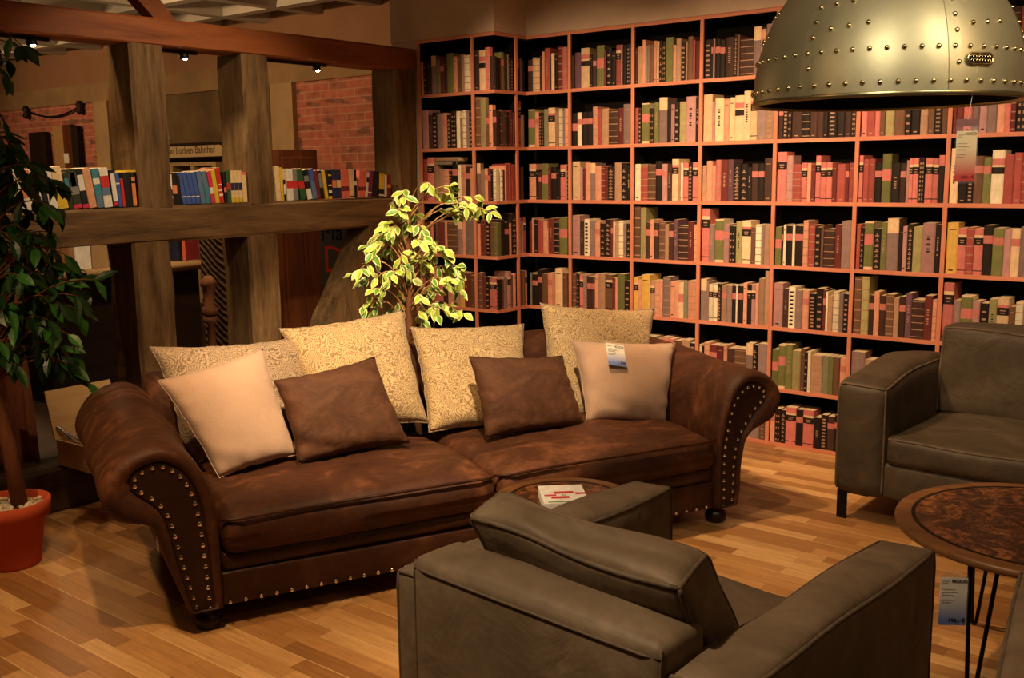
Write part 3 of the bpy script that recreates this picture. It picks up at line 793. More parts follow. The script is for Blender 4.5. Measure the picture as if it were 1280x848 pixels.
def arm(side, u0):
    sg = -1 if side == 'L' else 1
    nf = len(FS)
    def ring(bl, y, grow=0):
        o = []
        for k in range(nf):
            p = PS[k].lerp(FS[k], bl)
            zz = p.y + max(0, p.y - .3) * .11 * smoothstep(y / .9)
            nx_ = p.x - (.04 * smoothstep((p.y - .09) / .2) * (1 - smoothstep((p.y - .36) / .12)) * (p.x / .2) if side == 'R' else 0)
            o.append((u0 + sg * nx_, y, zz))
        return o
    mb = MB(); secs = [(0, .006), (.18, -.012), (.5, -.022), (.8, -.012), (1, .02)] + [(1, .02 + (ALEN - .02) * k / 12) for k in range(1, 13)]
    vs = []
    for b, y in secs: vs += ring(b, y)
    fs = [(i * nf + k, i * nf + (k + 1) % nf, (i + 1) * nf + (k + 1) % nf, (i + 1) * nf + k) for i in range(len(secs) - 1) for k in range(nf)]
    fs.append(tuple((len(secs) - 1) * nf + k for k in range(nf)))
    # wrinkles in the velvet
    rnd = random.Random(3 if side == 'L' else 4)
    V = []
    for x, y, z in vs:
        w = .004 * math.sin(22 * z + 13 * y + 4 * x) * smoothstep((y - .05) / .2) if z > .35 else 0
        V.append((x - sg * w, y, z + w))
    mb.add(V, fs); a = mb.build('arm', M['sofa'], sofa, True)
    # front panel and its nailheads
    pm = MB(); pts = [(p[0], .0, p[2]) for p in ring(0, 0)]
    inner = [(p[0], -.004, p[2]) for p in ring(0, 0)]
    n = len(pts); pm.add([(x, .012, z) for x, y, z in pts] + inner, [(k, (k + 1) % n, n + (k + 1) % n, n + k) for k in range(n)])
    pm.add(inner, [tuple(range(n))])
    nm = pm; cen = [Vector((p[0], p[2])) for p in pts]
    path = cen; acc = 0
    area = sum(cen[k].x * cen[(k + 1) % n].y - cen[(k + 1) % n].x * cen[k].y for k in range(n)); nsg = 1 if area > 0 else -1
    dist = 0
    for k in range(n - 1):
        p, q = path[k], path[k + 1]; L = (q - p).length; d = (q - p).normalized() if L else Vector((1, 0)); nr = Vector((-d.y, d.x)) * nsg
        while acc <= L:
            c = p + d * acc + nr * .014
            nm.ball((c.x, -.006, c.y), .0085, 1, sc=(1, .7, 1)); acc += .0395
        acc -= L
    pm.build('front_panel', [M['sofapanel'], M['brass']], a)['label'] = 'studded front panel'
    return a
UL, UR = .085, 2.258
arm('L', UL); arm('R', UR)
# base rail, apron and back
mb = MB(); puff_box(mb, boxc(UL - .005, UR + .005, .004, .9, .205, .285), (20, 4, 3), (.0, .012, 0), .03); mb.build('seat_rail', M['sofaleather'], sofa, True)
mb = MB(); puff_box(mb, boxc(UL - .005, UR + .005, .006, .96, .082, .208), (24, 4, 4), (0, .008, 0), .012)
for k in range(39): mb.ball((UL + .02 + k * .0555, -.004, .098), .0085, 1, sc=(1, .7, 1))
mb.build('apron', [M['sofaleather'], M['brass']], sofa, True)
BPROF = [(.80, .20), (.80, .50), (.805, .66), (.83, .745), (.88, .795), (.94, .808), (1.0, .79), (1.05, .745), (1.062, .69), (1.04, .645), (1.0, .62), (.99, .50), (.97, .3), (.96, .085), (.86, .085)]
bp = [tuple(p) for p in crom(BPROF, 4)]
mb = MB(); nb = len(bp); S_ = 26; vs = []
for i in range(S_ + 1):
    t = i / S_; x = UL - .1 + (UR - UL + .2) * t; e = min(t, 1 - t) * S_
    k = 1 - .03 * (1 - smoothstep(e / 4))
    for y, z in bp: vs.append((x, y + (.004 * math.sin(9 * x + 11 * z)), z * k if z > .3 else z))
fs = [(i * nb + k, i * nb + (k + 1) % nb, (i + 1) * nb + (k + 1) % nb, (i + 1) * nb + k) for i in range(S_) for k in range(nb)] + [tuple(range(nb)), tuple(S_ * nb + k for k in range(nb))]
mb.add(vs, fs); mb.build('backrest', M['sofa'], sofa, True)
# two seat cushions with piping
um = 1.165
for i, (a, b) in enumerate(((UL + .004, um - .003), (um + .003, UR - .004))):
    mb = MB()
    def sag(x, y, z, i=i):
        s = 0
        if z > .5:
            s = -.012 * (1 - math.sin(PI * x)) - .016 * (1 - smoothstep(y / .25)) + .006 * math.sin(7 * x + 5 * y + i)
            s += .004 * math.sin(19 * x - 9 * y) * smoothstep(y / .1)
        return Vector((0, 0, s))
    puff_box(mb, boxc(a, b, -.028, .805, .272, .434), (22, 16, 4), (.0, .012, .03), .045, sag=sag)
    cu = mb.build('seat_cushion', M['sofa'], sofa, True)
    pm = MB(); pts = []
    for k in range(31):
        x = k / 30; xx = a + (b - a) * x; e = min(x, 1 - x) * (b - a)
        pts.append((xx, -.034 + .028 * (1 - smoothstep(e / .06)), .414 - .008 * (1 - math.sin(PI * x)) + .002 * math.sin(9 * x)))
    pm.tube(pts, .0065, 6)
    
    pm.build('piping', M['sofaleather'], cu, True)
for x, y in ((.035, .055), (UR + .055, .055), (.035, .9), (UR + .055, .9)):
    MB().lathe([(.038, 0), (.047, .012), (.05, .03), (.044, .05), (.032, .06), (.034, .068), (.05, .082)], 18).build('bun_foot', M['bun'], sofa, True, loc=(x, y, .0005))
# fabric tag under the left arm
MB().box((UL - .205, .05, .31), (UL - .2, .075, .36)).build('care_label', M['paper'], sofa)

# ================================================================== pillows on the sofa
def pillow(name, quad, thick, mat, label, group, pinch=.05, N=26, wr=.0, seed=0, seam=None):
    """scatter pillow from its four corners (TL, TR, BR, BL): puffed, with drawn-in edges and pointed corners"""
    TL, TR, BR, BL = [Vector(q) for q in quad]; c = (TL + TR + BR + BL) / 4
    nrm = (TR - TL).cross(BL - TL).normalized()
    if nrm.dot(EYE - c) < 0: nrm = -nrm
    ux = ((TR - TL) + (BR - BL)).normalized(); uy = nrm.cross(ux)
    rot = Matrix((ux, uy, nrm)).transposed(); inv = rot.transposed()
    rnd = random.Random(seed); ph = [rnd.uniform(0, 6) for _ in range(6)]
    front, back = [], []
    for j in range(N + 1):
        for i in range(N + 1):
            x, y = i / N, j / N
            xs, ys = smoothstep(x) * .35 + x * .65, smoothstep(y) * .35 + y * .65
            p = TL.lerp(TR, xs).lerp(BL.lerp(BR, xs), ys)
            ex, ey = 4 * x * (1 - x), 4 * y * (1 - y)
            # sides drawn in towards the middle
            p = p + (c - p) * (pinch * (ex * (1 - ey) + ey * (1 - ex)))
            h = thick * 1.12 * ((ex * ey) ** .5) * (.86 + .14 * math.sin(2.3 * x + ph[0]) * math.cos(2.1 * y + ph[1]))
            w = 0
            if wr:
                dx_, dy_ = min(x, 1 - x), min(y, 1 - y)
                gx = math.exp(-(dx_ / .13) ** 2) * math.sin(30 * y + ph[2] + 2.5 * math.sin(6 * y + ph[4])) * ey
                gy = math.exp(-(dy_ / .13) ** 2) * math.sin(30 * x + ph[3] + 2.5 * math.sin(6 * x + ph[5])) * ex
                w = wr * 1.1 * (gx + gy) * (1 if dx_ > 0 and dy_ > 0 else 0)
                # slack folds running in from the lower corners
                w += wr * 1.2 * math.sin(24 * (y - .35 * x) + ph[0]) * smoothstep((y - .55) / .3) * math.exp(-(x / .45) ** 2) * (ex * ey) ** .5
                w += wr * .5 * math.sin(7 * x + 9 * y + ph[3]) * ex * ey
                p = p + (c - p) * (.012 * (gx + gy) if dx_ == 0 or dy_ == 0 else 0)
            front.append(inv @ (p + nrm * (h * .62 + w * (1 if 0 < i < N and 0 < j < N else 0)) - c)); back.append(inv @ (p - nrm * h * .5 - c))
    W = N + 1; mb = MB(); vs = list(front); fs = []; bi = {}
    for j in range(W):
        for i in range(W):
            if i in (0, N) or j in (0, N): bi[(i, j)] = j * W + i
            else: bi[(i, j)] = len(vs); vs.append(back[j * W + i])
    for j in range(N):
        for i in range(N):
            fs.append((j * W + i, j * W + i + 1, (j + 1) * W + i + 1, (j + 1) * W + i)); fs.append((bi[(i, j)], bi[(i, j + 1)], bi[(i + 1, j + 1)], bi[(i + 1, j)]))
    mb.add(vs, fs)
    e = bpy.data.objects.new(name, None); COL.objects.link(e); e.matrix_world = Matrix.Translation(c) @ rot.to_4x4(); e.empty_display_size = .05
    tag(e, label, 'pillow', group)
    mb.build('cover', mat, e, True)
    if seam:
        loop = [front[i] for i in range(W)] + [front[j * W + N] for j in range(1, W)] + [front[N * W + i] for i in range(N - 1, -1, -1)] + [front[j * W] for j in range(N - 1, 0, -1)]
        MB().tube(loop, .0024, 5, closed=True).build('seam_piping', seam, e, True)
    return e
def lean(px, v_bot, v_top, zb=.44, zt=.85):
    """corners seen at these places, on a plane leaning from depth v_bot at the seat to v_top at height zt"""
    a = SO + sv * v_bot + Vector((0, 0, zb)); t = (sv * (v_top - v_bot) + Vector((0, 0, zt - zb))).normalized(); n = su.cross(t)
    return [onP(x, y, a, n) for x, y in px]
G = 'scatter pillows on the big sofa'
pillow('paisley_pillow', lean([(187, 434), (378, 421), (402, 548), (226, 560)], .63, .80), .15, M['paisgrey'], 'grey paisley pillow at the left end behind the beige pillow', G, .09, wr=.006, seed=1, seam=M['paisgrey'])
pillow('paisley_pillow', lean([(349, 411), (505, 387), (536, 529), (395, 545)], .55, .80), .17, M['pais'], 'big cream paisley pillow standing behind the left brown pillow', G, .085, wr=.007, seed=2, seam=M['paisgrey'])
pillow('paisley_pillow', lean([(513, 409), (655, 405), (660, 531), (536, 541)], .56, .80), .16, M['pais'], 'brightly lit cream paisley pillow in the middle of the sofa', G, .06, wr=.008, seed=3, seam=M['paisgrey'])
pillow('paisley_pillow', lean([(675, 379), (819, 386), (808, 530), (682, 528)], .60, .86), .16, M['pais'], 'cream paisley pillow rising highest behind the pillow with the price tag', G, .09, wr=.006, seed=4, seam=M['paisgrey'])
pillow('velour_pillow', lean([(197, 476), (329, 435), (372, 569), (274, 598)], .40, .58), .15, M['beige'], 'plain pinkish beige pillow leaning against the left rolled arm', G, .06, wr=.005, seed=5, seam=M['beige'])
pillow('velour_pillow', lean([(342, 476), (468, 446), (513, 554), (372, 581)], .36, .55), .15, M['brownpil'], 'dark brown velvet pillow leaning right of the plain beige pillow', G, .07, wr=.009, seed=6, seam=M['sofapanel'])
pillow('velour_pillow', lean([(586, 446), (703, 445), (732, 532), (607, 548)], .34, .50), .14, M['brownpil'], 'dark brown velvet pillow left of the pillow with the price tag', G, .06, wr=.006, seed=7, seam=M['sofapanel'])
tagp = pillow('velour_pillow', lean([(713, 425), (844, 429), (832, 533), (733, 528)], .36, .54), .15, M['beige'], 'light taupe pillow with a white price tag clipped to its top', G, .07, wr=.006, seed=8, seam=M['beige'])

def price_tag(name, w, h, label, loc, rotm, price, red=False, sub=None):
    t = bpy.data.objects.new(name, None); COL.objects.link(t); t.matrix_world = Matrix.Translation(loc) @ rotm.to_4x4(); t.empty_display_size = .03
    tag(t, label, 'price tag')
    m = NT('tag_print_' + price[:2]); sp = m.n('ShaderNodeSeparateXYZ'); m.l(m.co(), sp.inputs[0])
    f = m.math('DIVIDE', sp.outputs[1], -h)
    cc = lin((214, 44, 22)) if red else lin((88, 116, 190)); tc = lin((246, 220, 168)) if red else lin((240, 236, 226))
    m.set(m.ramp(f, [(.34, tc), (.9, cc)]), .6, 0, .1)
    MB().box((0, -h, -.0008), (w, 0, .0008)).build('card', m.m, t)
    cl = NT('clear_sleeve_' + price[:2]); cl.set((.9, .9, .9, 1), .3, 0, .15); cl.b.inputs['Alpha'].default_value = .07
    MB().box((-.003, -h - .004, -.0016), (w + .003, .014, .0018)).build('clear_sleeve', cl.m, t)
    s = w / .09
    text_mesh('shop_lettering', 'HOCO', .0165 * s, M['ink'], t, (w * .97, -.018 * s, .0022), (0, 0, 0), 'RIGHT')
    text_mesh('price_lettering', price, .019 * s, M['ink'] if not red else plain((120, 20, 16)), t, (w * .96, -h * .93, .0022), (0, 0, 0), 'RIGHT')
    mb = MB()
    rnd = random.Random(4)
    for k, (y, L) in enumerate(((.24, .55), (.30, .62), (.36, .42), (.46, .5), (.51, .34), (.07, .3), (.11, .26))):
        x = .06 * w
        while x < L * w:
            q = rnd.uniform(.03, .1) * w; mb.box((x, -h * y - .0018 * s, .002), (x + q, -h * y, .0023)); x += q + .02 * w
    mb.build('small_print', plain((120, 116, 112)), t)
    return t
# the tag lying on the taupe pillow
pm = tagp.matrix_world
a = onP(757, 429, tagp.matrix_world.translation + pm.to_3x3() @ Vector((0, 0, .086)), pm.to_3x3() @ Vector((0, 0, 1)))
rt_ = pm.to_3x3() @ Matrix.Rotation(R(-5), 3, 'Z') @ Matrix.Rotation(R(-13), 3, 'X')
price_tag('price_tag', .096, .112, 'white and blue price tag in a clear sleeve on the taupe sofa pillow', a, rt_, '1.598')

# ================================================================== boxy leather armchairs
def piping(name, paths, parent, mat, r=.006):
    mb = MB()
    for p in paths: mb.tube(p, r, 6)
    return mb.build(name, mat, parent, True)
def armchair(loc, rz, w, d, aw, h, mat, pm, label, cushion, hb=.058, armpuff=.016, rnd=.015, armrise=0):
    t = empty('armchair', loc, rz); tag(t, label, 'armchair', 'boxy leather armchairs')
    x0, x1, y0, y1 = -w / 2, w / 2, -d / 2, d / 2
    mb = MB(); puff_box(mb, boxc(x0 + aw - .01, x1 - aw + .01, y0 + .06, y1 - .006, .14, .305), (8, 8, 3), (0, .012, 0), .02); mb.build('base_frame', mat, t, True)
    def edge(ev, p, q, n=14): return [ev(*[p[m] + (q[m] - p[m]) * k / n for m in range(3)], .0015) for k in range(n + 1)]
    for s in (-1, 1):
        a0, a1 = (x0, x0 + aw) if s < 0 else (x1 - aw, x1)
        mb = MB(); ev = puff_box(mb, boxc(a0, a1, y0 + .004, y1, .135, h), (6, 12, 8), (armpuff, .012, .024), rnd, sag=lambda x, y, z: Vector((0, 0, (.02 * math.sin(PI * min(1, y * 1.05)) ** 1 * armrise + .004 * math.sin(11 * y + 3 * x)) * max(0, z - .5) * 2)))
        a = mb.build('arm', mat, t, True)
        xo = 0 if s < 0 else 1
        piping('piping', [edge(ev, (0, 0, 1), (0, 1, 1)), edge(ev, (1, 0, 1), (1, 1, 1)), edge(ev, (0, 1, 1), (1, 1, 1)), edge(ev, (0, 1, 0), (0, 1, 1)), edge(ev, (1, 1, 0), (1, 1, 1)), edge(ev, (xo, 0, 0), (xo, 0, 1)), edge(ev, (0, 0, 1), (1, 0, 1))], a, pm)
    bw0, bw1 = x0 + aw * .5, x1 - aw * .97
    mb = MB(); ev = puff_box(mb, boxc(bw0, bw1, y0 - .012, y0 + .145, .135, h + hb), (12, 5, 7), (.004, .010, .014), .022); b = mb.build('backrest', mat, t, True)
    piping('seam', [edge(ev, (0, 0, 0), (0, 0, 1)), edge(ev, (1, 0, 0), (1, 0, 1)), [ev(k / 14, 0, .955, .001) for k in range(15)]], b, pm, .0035)
    mb = MB(); ev = puff_box(mb, boxc(x0 + aw + .002, x1 - aw - .002, y0 + .12, y1 + .004, .30, .42), (12, 10, 4), (0, .012, .024), .026, sag=lambda x, y, z: Vector((0, 0, .004 * math.sin(9 * x + 6 * y) * (z > .5)))); s_ = mb.build('seat_cushion', mat, t, True)
    piping('piping', [edge(ev, (0, 1, 1), (1, 1, 1)), edge(ev, (0, .2, 1), (0, 1, 1)), edge(ev, (1, .2, 1), (1, 1, 1))], s_, pm)
    def crease(x, y, z):
        w = .010 * math.sin(13 * x + 5 * math.sin(3 * y + 2 * x)) * math.sin(PI * x) * math.sin(PI * y) * (z > .9)
        return Vector((0, 0, w + .008 * math.sin(7 * x + 2 * y) * (z > .8))) + Vector((0, .006 * math.sin(10 * x + 8 * z) * math.sin(PI * z), 0))
    mb = MB(); ev = puff_box(mb, cushion, (20, 9, 8), (.012, .016, .034), .024, sag=crease)
    c = mb.build('back_cushion', mat, t, True)
    piping('piping', [edge(ev, p, q, 20) for p, q in (((0, 0, 1), (1, 0, 1)), ((0, 1, 1), (1, 1, 1)), ((0, 0, 1), (0, 1, 1)), ((1, 0, 1), (1, 1, 1)), ((1, 0, 0), (1, 0, 1)), ((0, 0, 0), (0, 0, 1)), ((1, 1, 0), (1, 1, 1)), ((0, 1, 0), (0, 1, 1)), ((0, 0, 0), (1, 0, 0)))], c, pm)
    for sx in (-1, 1):
        for sy in (-1, 1):
            lx, ly = sx * (w / 2 - .03), sy * (d / 2 - .05)
            mb = MB(); mb.box((lx - .022, ly - .006, .001), (lx + .022, ly + .006, .137)); mb.box((min(lx, lx - sx * .12), ly - .006, .125), (max(lx, lx - sx * .12) , ly + .006, .1375))
            mb.build('leg', M['steel'], t)
    return t
CH = Vector((-1.181, 2.088, 0)); CRZ = R(-4.6)
def loc_to(p, c=CH, rz=CRZ): return Matrix.Rotation(-rz, 3, 'Z') @ (Vector(p) - c)
W8 = [(-1.45, 1.90, .44), (-.90, 1.85, .44), (-.915, 2.05, .43), (-1.475, 2.10, .43), (-1.524, 1.726, .795), (-.906, 1.646, .795), (-.945, 1.84, .80), (-1.565, 1.91, .80)]
c8 = [loc_to(p) for p in W8]
chA = armchair(CH, CRZ, .93, .965, .148, .65, M['chair'], M['pipe'], 'grey brown leather armchair seen from behind in front of the sofa', c8)
chD = dup(chA, Vector((.041, 2.13, 0)), R(8.5), 'grey brown leather armchair mostly cut off by the bottom right edge of the photo')
BC = Vector((-.995, 4.865, 0)); BRZ = R(180 - 1.5)
B8 = [(.40, -.32, .42), (-.40, -.32, .42), (-.40, -.14, .42), (.40, -.14, .42), (.40, -.39, .82), (-.40, -.39, .82), (-.40, -.2, .83), (.40, -.2, .83)]
B8 = [B8[1], B8[0], B8[3], B8[2], B8[5], B8[4], B8[7], B8[6]]
chB = armchair(BC, BRZ, 1.29, .95, .235, .65, M['chairB'], M['pipe'], 'dark olive leather armchair facing the camera before the bookcase', B8, .03, .02, .045, 1.8)

# ================================================================== round tables with inlaid tops
def mat_inlay():
    t = NT('burl_inlay')
    v = t.co((1, 1, 1))
    a = t.noise(v, 7, 10, .75, 2.4); b = t.noise(v, 40, 6, .8, 1.5)
    f = t.math('ADD', t.math('MULTIPLY', a, .6), t.math('MULTIPLY', b, .4))
    t.set(t.ramp(f, [(.44, lin((10, 7, 5))), (.50, lin((60, 34, 18))), (.54, lin((130, 78, 40))), (.62, lin((176, 118, 66)))]), .34, 0, .5)
    return t.m
INL = mat_inlay()
def round_table(loc, r, h, label, legs, rz=0):
    t = empty('round_table', loc, rz); tag(t, label, 'table', 'round coffee tables')
    MB().lathe([(r - .02, h - .03), (r - .003, h - .024), (r, h - .012), (r - .003, h - .002), (r - .008, h), (r - .052, h)], 64, capt=False).build('rim', M['walnut'], t, True)
    MB().lathe([(r - .0522, h - .004), (r - .0522, h + .0006)], 64).build('inlay', INL, t)
    MB().lathe([(r - .062, h + .0004), (r - .062, h + .0012), (r - .05, h + .0012), (r - .05, h + .0004)], 64, capb=False, capt=False).build('dark_ring', M['darkwood'], t)
    for a in legs:
        ca, sa = math.cos(a), math.sin(a); mb = MB(); foot = Vector((ca * (r - .07), sa * (r - .07), .008))
        for da in (-.13, .13):
            q = Vector((math.cos(a + da) * (r - .10), math.sin(a + da) * (r - .10), h - .03))
            mb.tube([q, foot + Vector((-sa, ca, 0)) * (da * .06)], .0065, 8)
        mb.ball(foot, .010); c = Vector((ca * (r - .1), sa * (r - .1), h - .032))
        mb.box((c.x - .06, c.y - .06, h - .034), (c.x + .06, c.y + .06, h - .029))
        mb.build('hairpin_leg', M['steel'], t)
    return t
TR_ = Vector((-.58, 3.366, 0))
round_table(TR_, .443, .5, 'large round coffee table with dark inlaid top between the armchairs', [math.atan2(2.98 - 3.366, -.70 + .58), math.atan2(3.60 - 3.366, -.80 + .58) , R(20)])
TL_ = Vector((-1.93, 2.70, 0))
round_table(TL_, .25, .5, 'small round side table with inlaid top in front of the sofa', [R(100), R(220), R(340)])
# the book (box) lying on the small table
p = [onZ(x, y, .5) for x, y in ((677, 641), (733, 638), (727, 607), (676, 610))]
bc_ = (onZ(676, 609, .53) + onZ(728, 607, .53) + onZ(734, 628, .53) + onZ(678, 637, .53)) / 4
bx = (onZ(728, 607, .53) - onZ(676, 609, .53)); brz = math.atan2(bx.y, bx.x)
wb, db, hb_ = .15, .19, .036
tb = empty('white_box', (bc_.x, bc_.y, .5013), brz); tag(tb, 'white box with red and pink stripes lying on the small side table', 'box')
MB().box((-wb / 2, -db / 2, 0), (wb / 2, db / 2, hb_)).build('carton', M['white'], tb, bevel=.002)
mb = MB(); e = hb_ + .0006
for x0, x1, y0, y1, mi in ((-.03, .035, .0, .022, 0), (-.065, -.025, -.022, -.006, 1), (.04, .074, -.012, .006, 1), (-.045, .015, -.05, -.028, 0), (-.06, .05, -.088, -.078, 2)):
    mb.box((x0, y0, hb_ - .001), (x1, y1, e), mi)
mb.build('printed_stripes', [plain((204, 60, 50)), plain((206, 60, 96)), plain((110, 150, 90))], tb)
text_mesh('lettering', '3x', .016, plain((90, 120, 60)), tb, (-.008, -.022, hb_ + .0006), (0, 0, 0))

# price tag hanging under the large table
q = onY(1176, 722, 2.98); q2 = onY(1206, 737, 3.02)
dx = (Vector((q2.x, 3.02, 0)) - Vector((q.x, 2.98, 0))).normalized()
up_ = Vector((0, 0, 1)); rm = Matrix((dx, up_, dx.cross(up_))).transposed()
tg = price_tag('price_tag', .078, .148, 'white and blue price tag hanging on a thread below the large round table', Vector((q.x, 2.98, q.z)), rm, '198,- €')
MB().tube([(.039, .012, 0), (.039, .498 - .03 - q.z, -.02)], .0006, 4).build('thread', M['paper'], tg)

# ================================================================== pendant lamp
LP = Vector((-1.018, 3.006, 1.781)); LR = .368
lamp = empty('pendant_lamp', LP); tag(lamp, 'big dome pendant lamp of riveted brass patina metal hanging over the tables', 'lamp')
LH = .435
def dome(t, r=LR, h=LH): a = t * PI / 2; return r * math.cos(a) ** .9 if t < 1 else .0, h * math.sin(a)
prof = [(LR * (1 - (z / LH) ** 2.15) ** .5 if z < LH else .0, z) for z in [LH * math.sin(PI / 2 * k / 22) for k in range(23)]]
prof[-1] = (.03, LH * .998)
shade = MB().lathe(prof, 72, capb=False, capt=False)
MB().lathe([(max(r - .006, .005), z * .985 + .001) for r, z in prof], 72, capb=False, capt=True).build('shade_lining', M['patina_in'], lamp, True)
MB().lathe([(LR - .008, .002), (LR - .006, -.006), (LR + .001, -.006), (LR + .003, .002), (LR + .0005, .007)], 72, capb=False, capt=False).build('rim', metal('rim_metal', (170, 158, 116), .3, .9, .1), lamp, True)
def at_dome(a, z, off=0):
    r = LR * (1 - (z / LH) ** 2.15) ** .5 + off; return Vector((r * math.cos(a), r * math.sin(a), z))
def rivet(a, z):
    p = at_dome(a, z, .001); shade.ball(p, .0068, 1, n=8, m=5)
acam = math.atan2(-LP.y, -LP.x)
for k in range(54): rivet(2 * PI * k / 54, .03)
for k in range(54):
    rivet(2 * PI * (k + .3) / 54, .115)
seams = [acam + R(x) for x in (-150, -98, -36, 24, 76, 130, 178)]
for a in seams:
    for z in (.075, .155, .195, .235, .275, .315, .35): rivet(a + R(4.0), z)
for i, a in enumerate(seams):
    for z in (.17, .235):
        for k in (1, 2, 3): rivet(a + R(4 + 8 * k), z + (.004 * k))
shade.build('shade', [M['patina'], M['rivet']], lamp, True)['label'] = 'riveted dome shade'
mb = MB()
for a in seams:
    pts = [at_dome(a, .002 + (LH * .93) * k / 18, .0015) for k in range(19)]; pts2 = [at_dome(a + R(5.5), .002 + (LH * .93) * k / 18, .0012) for k in range(19)]
    mb.add(pts + pts2, [(k, k + 1, 20 + k, 19 + k) for k in range(18)])
mb.build('seam_strip', M['patina'], lamp, True)
# oval grille on the shade
ga = math.atan2(*(lambda v: (v.y, v.x))(onY(1224, 94, 3.0) - LP)); d0 = ray(1224, 94)
best = None
for k in range(720):
    a = k * PI / 360; p = LP + at_dome(a, .083); x, y, z = project(p)
    if (Vector((math.cos(a), math.sin(a), 0)).dot(EYE - LP)) > 0 and (best is None or abs(x - 1224) < best[0]): best = (abs(x - 1224), a)
ga = best[1]; n_ = Vector((math.cos(ga), math.sin(ga), .12)).normalized(); tx = Vector((-math.sin(ga), math.cos(ga), 0)); tz = n_.cross(tx)
gc = at_dome(ga, .083, .003); mb = MB()
oval = []
for k in range(28):
    a = 2 * PI * k / 28; ox = .024 if math.cos(a) >= 0 else -.024
    oval.append(gc + tx * (ox + .014 * math.cos(a)) + tz * (.014 * math.sin(a)) + n_ * .002)
mb.add(oval, [tuple(range(28))], 1); mb.tube(oval, .003, 6, 0, closed=True)
for k in range(7):
    for s in (-1, 1):
        c = gc + tx * (-.027 + .009 * k) + tz * (.005 * s) + n_ * .003
        mb.tube([c + tx * (.0042 * math.cos(b)) + tz * (.0042 * math.sin(b)) for b in [2 * PI * j / 6 for j in range(6)]], .0011, 4, 0, closed=True)
mb.build('vent_grille', [M['rivet'], M['black']], lamp, True)
MB().lathe([(.035, LH - .012), (.035, LH + .05), (.018, LH + .075), (.008, LH + .09), (.006, CEIL - LP.z - .03), (.055, CEIL - LP.z - .028), (.055, CEIL - LP.z - .001)], 16).build('suspension_rod', M['steel'], lamp, True)
q = LP + at_dome(ga, .0, .02)
q = onP(1197, 150, LP + at_dome(ga, 0, .012), (EYE - LP).normalized()); q2 = onP(1225, 150, LP + at_dome(ga, 0, .012), (EYE - LP).normalized())
dx = (q2 - q); wd = dx.length; dx.z = 0; dx.normalize(); rm = Matrix((dx, up_, dx.cross(up_))).transposed()
tg = price_tag('price_tag', wd * .92, wd * 2.45, 'white to red price tag hanging from the pendant lamp on a thread', q - Vector((0, 0, .028)), rm, '239,- €', True)
mb = MB(); mb.box((-.003, .012, -.0012), (wd * .92 + .003, .03, .0012)); mb.build('header_strip', plain((140, 96, 92)), tg)
MB().tube([(wd * .46, .028, .001), (wd * .8, (LP.z + .08) - q.z + .028, -.004)], .0006, 4).build('thread', M['paper'], tg)
# ================================================================== paperbacks on the rail
PB = {'W': ((236, 228, 210), 'white'), 'Y': ((226, 190, 52), 'yellow'), 'B': ((66, 96, 168), 'blue'), 'S': ((96, 124, 152), 'steel blue'), 'P': ((216, 52, 84), 'crimson'), 'R': ((204, 52, 44), 'red'),
      'K': ((28, 25, 25), 'black'), 'G': ((48, 94, 54), 'green'), 'N': ((42, 48, 84), 'navy'), 'C': ((236, 206, 154), 'cream'), 'O': ((232, 140, 80), 'orange'), 'D': ((48, 58, 38), 'dark green'),
      'A': ((236, 122, 98), 'salmon'), 'V': ((132, 42, 92), 'purple'), 'T': ((64, 134, 152), 'teal'), 'E': ((132, 130, 128), 'grey'), 'M': ((122, 40, 50), 'maroon'), 'F': ((222, 162, 124), 'flesh coloured')}
def pmat(c): return plain(PB[c][0], .5, 0, .4)
def paperback(w, h, d, base, bands):
    mb = MB(); mats = [pmat(base), M['page']]; b = .0015
    def mi(c):
        m = pmat(c)
        if m not in mats: mats.append(m)
        return mats.index(m)
    zs = []; z = 0
    for z0, z1, c in sorted(bands):
        if z0 > z: zs.append((z, z0, 0))
        zs.append((z0, z1, mi(c))); z = z1
    if z < 1: zs.append((z, 1, 0))
    P = [(0, b), (.2 * w, 0), (.8 * w, 0), (w, b)]
    for z0, z1, k in zs:
        mb.add([(x, y, z0 * h) for x, y in P] + [(x, y, z1 * h) for x, y in P], [(j, j + 1, j + 5, j + 4) for j in range(3)], k)
    mb.add([(0, b, 0), (0, d, 0), (0, d, h), (0, b, h)], [(0, 3, 2, 1)], 0); mb.add([(w, b, 0), (w, d, 0), (w, d, h), (w, b, h)], [(0, 1, 2, 3)], 0)
    c = min(.0015, w * .2)
    for z in (0, h):
        mb.add([(x, y, z) for x, y in P], [(0, 1, 2, 3)], 0)
        for x0, x1, k in ((0, c, 0), (c, w - c, 1), (w - c, w, 0)): mb.add([(x0, b, z), (x1, b, z), (x1, d, z), (x0, d, z)], [(0, 1, 2, 3)], k)
    mb.add([(0, d, 0), (w, d, 0), (w, d, h), (0, d, h)], [(0, 3, 2, 1)], 1)
    return mb.build('paperback_book', mats)
RAILZ = 1.4425
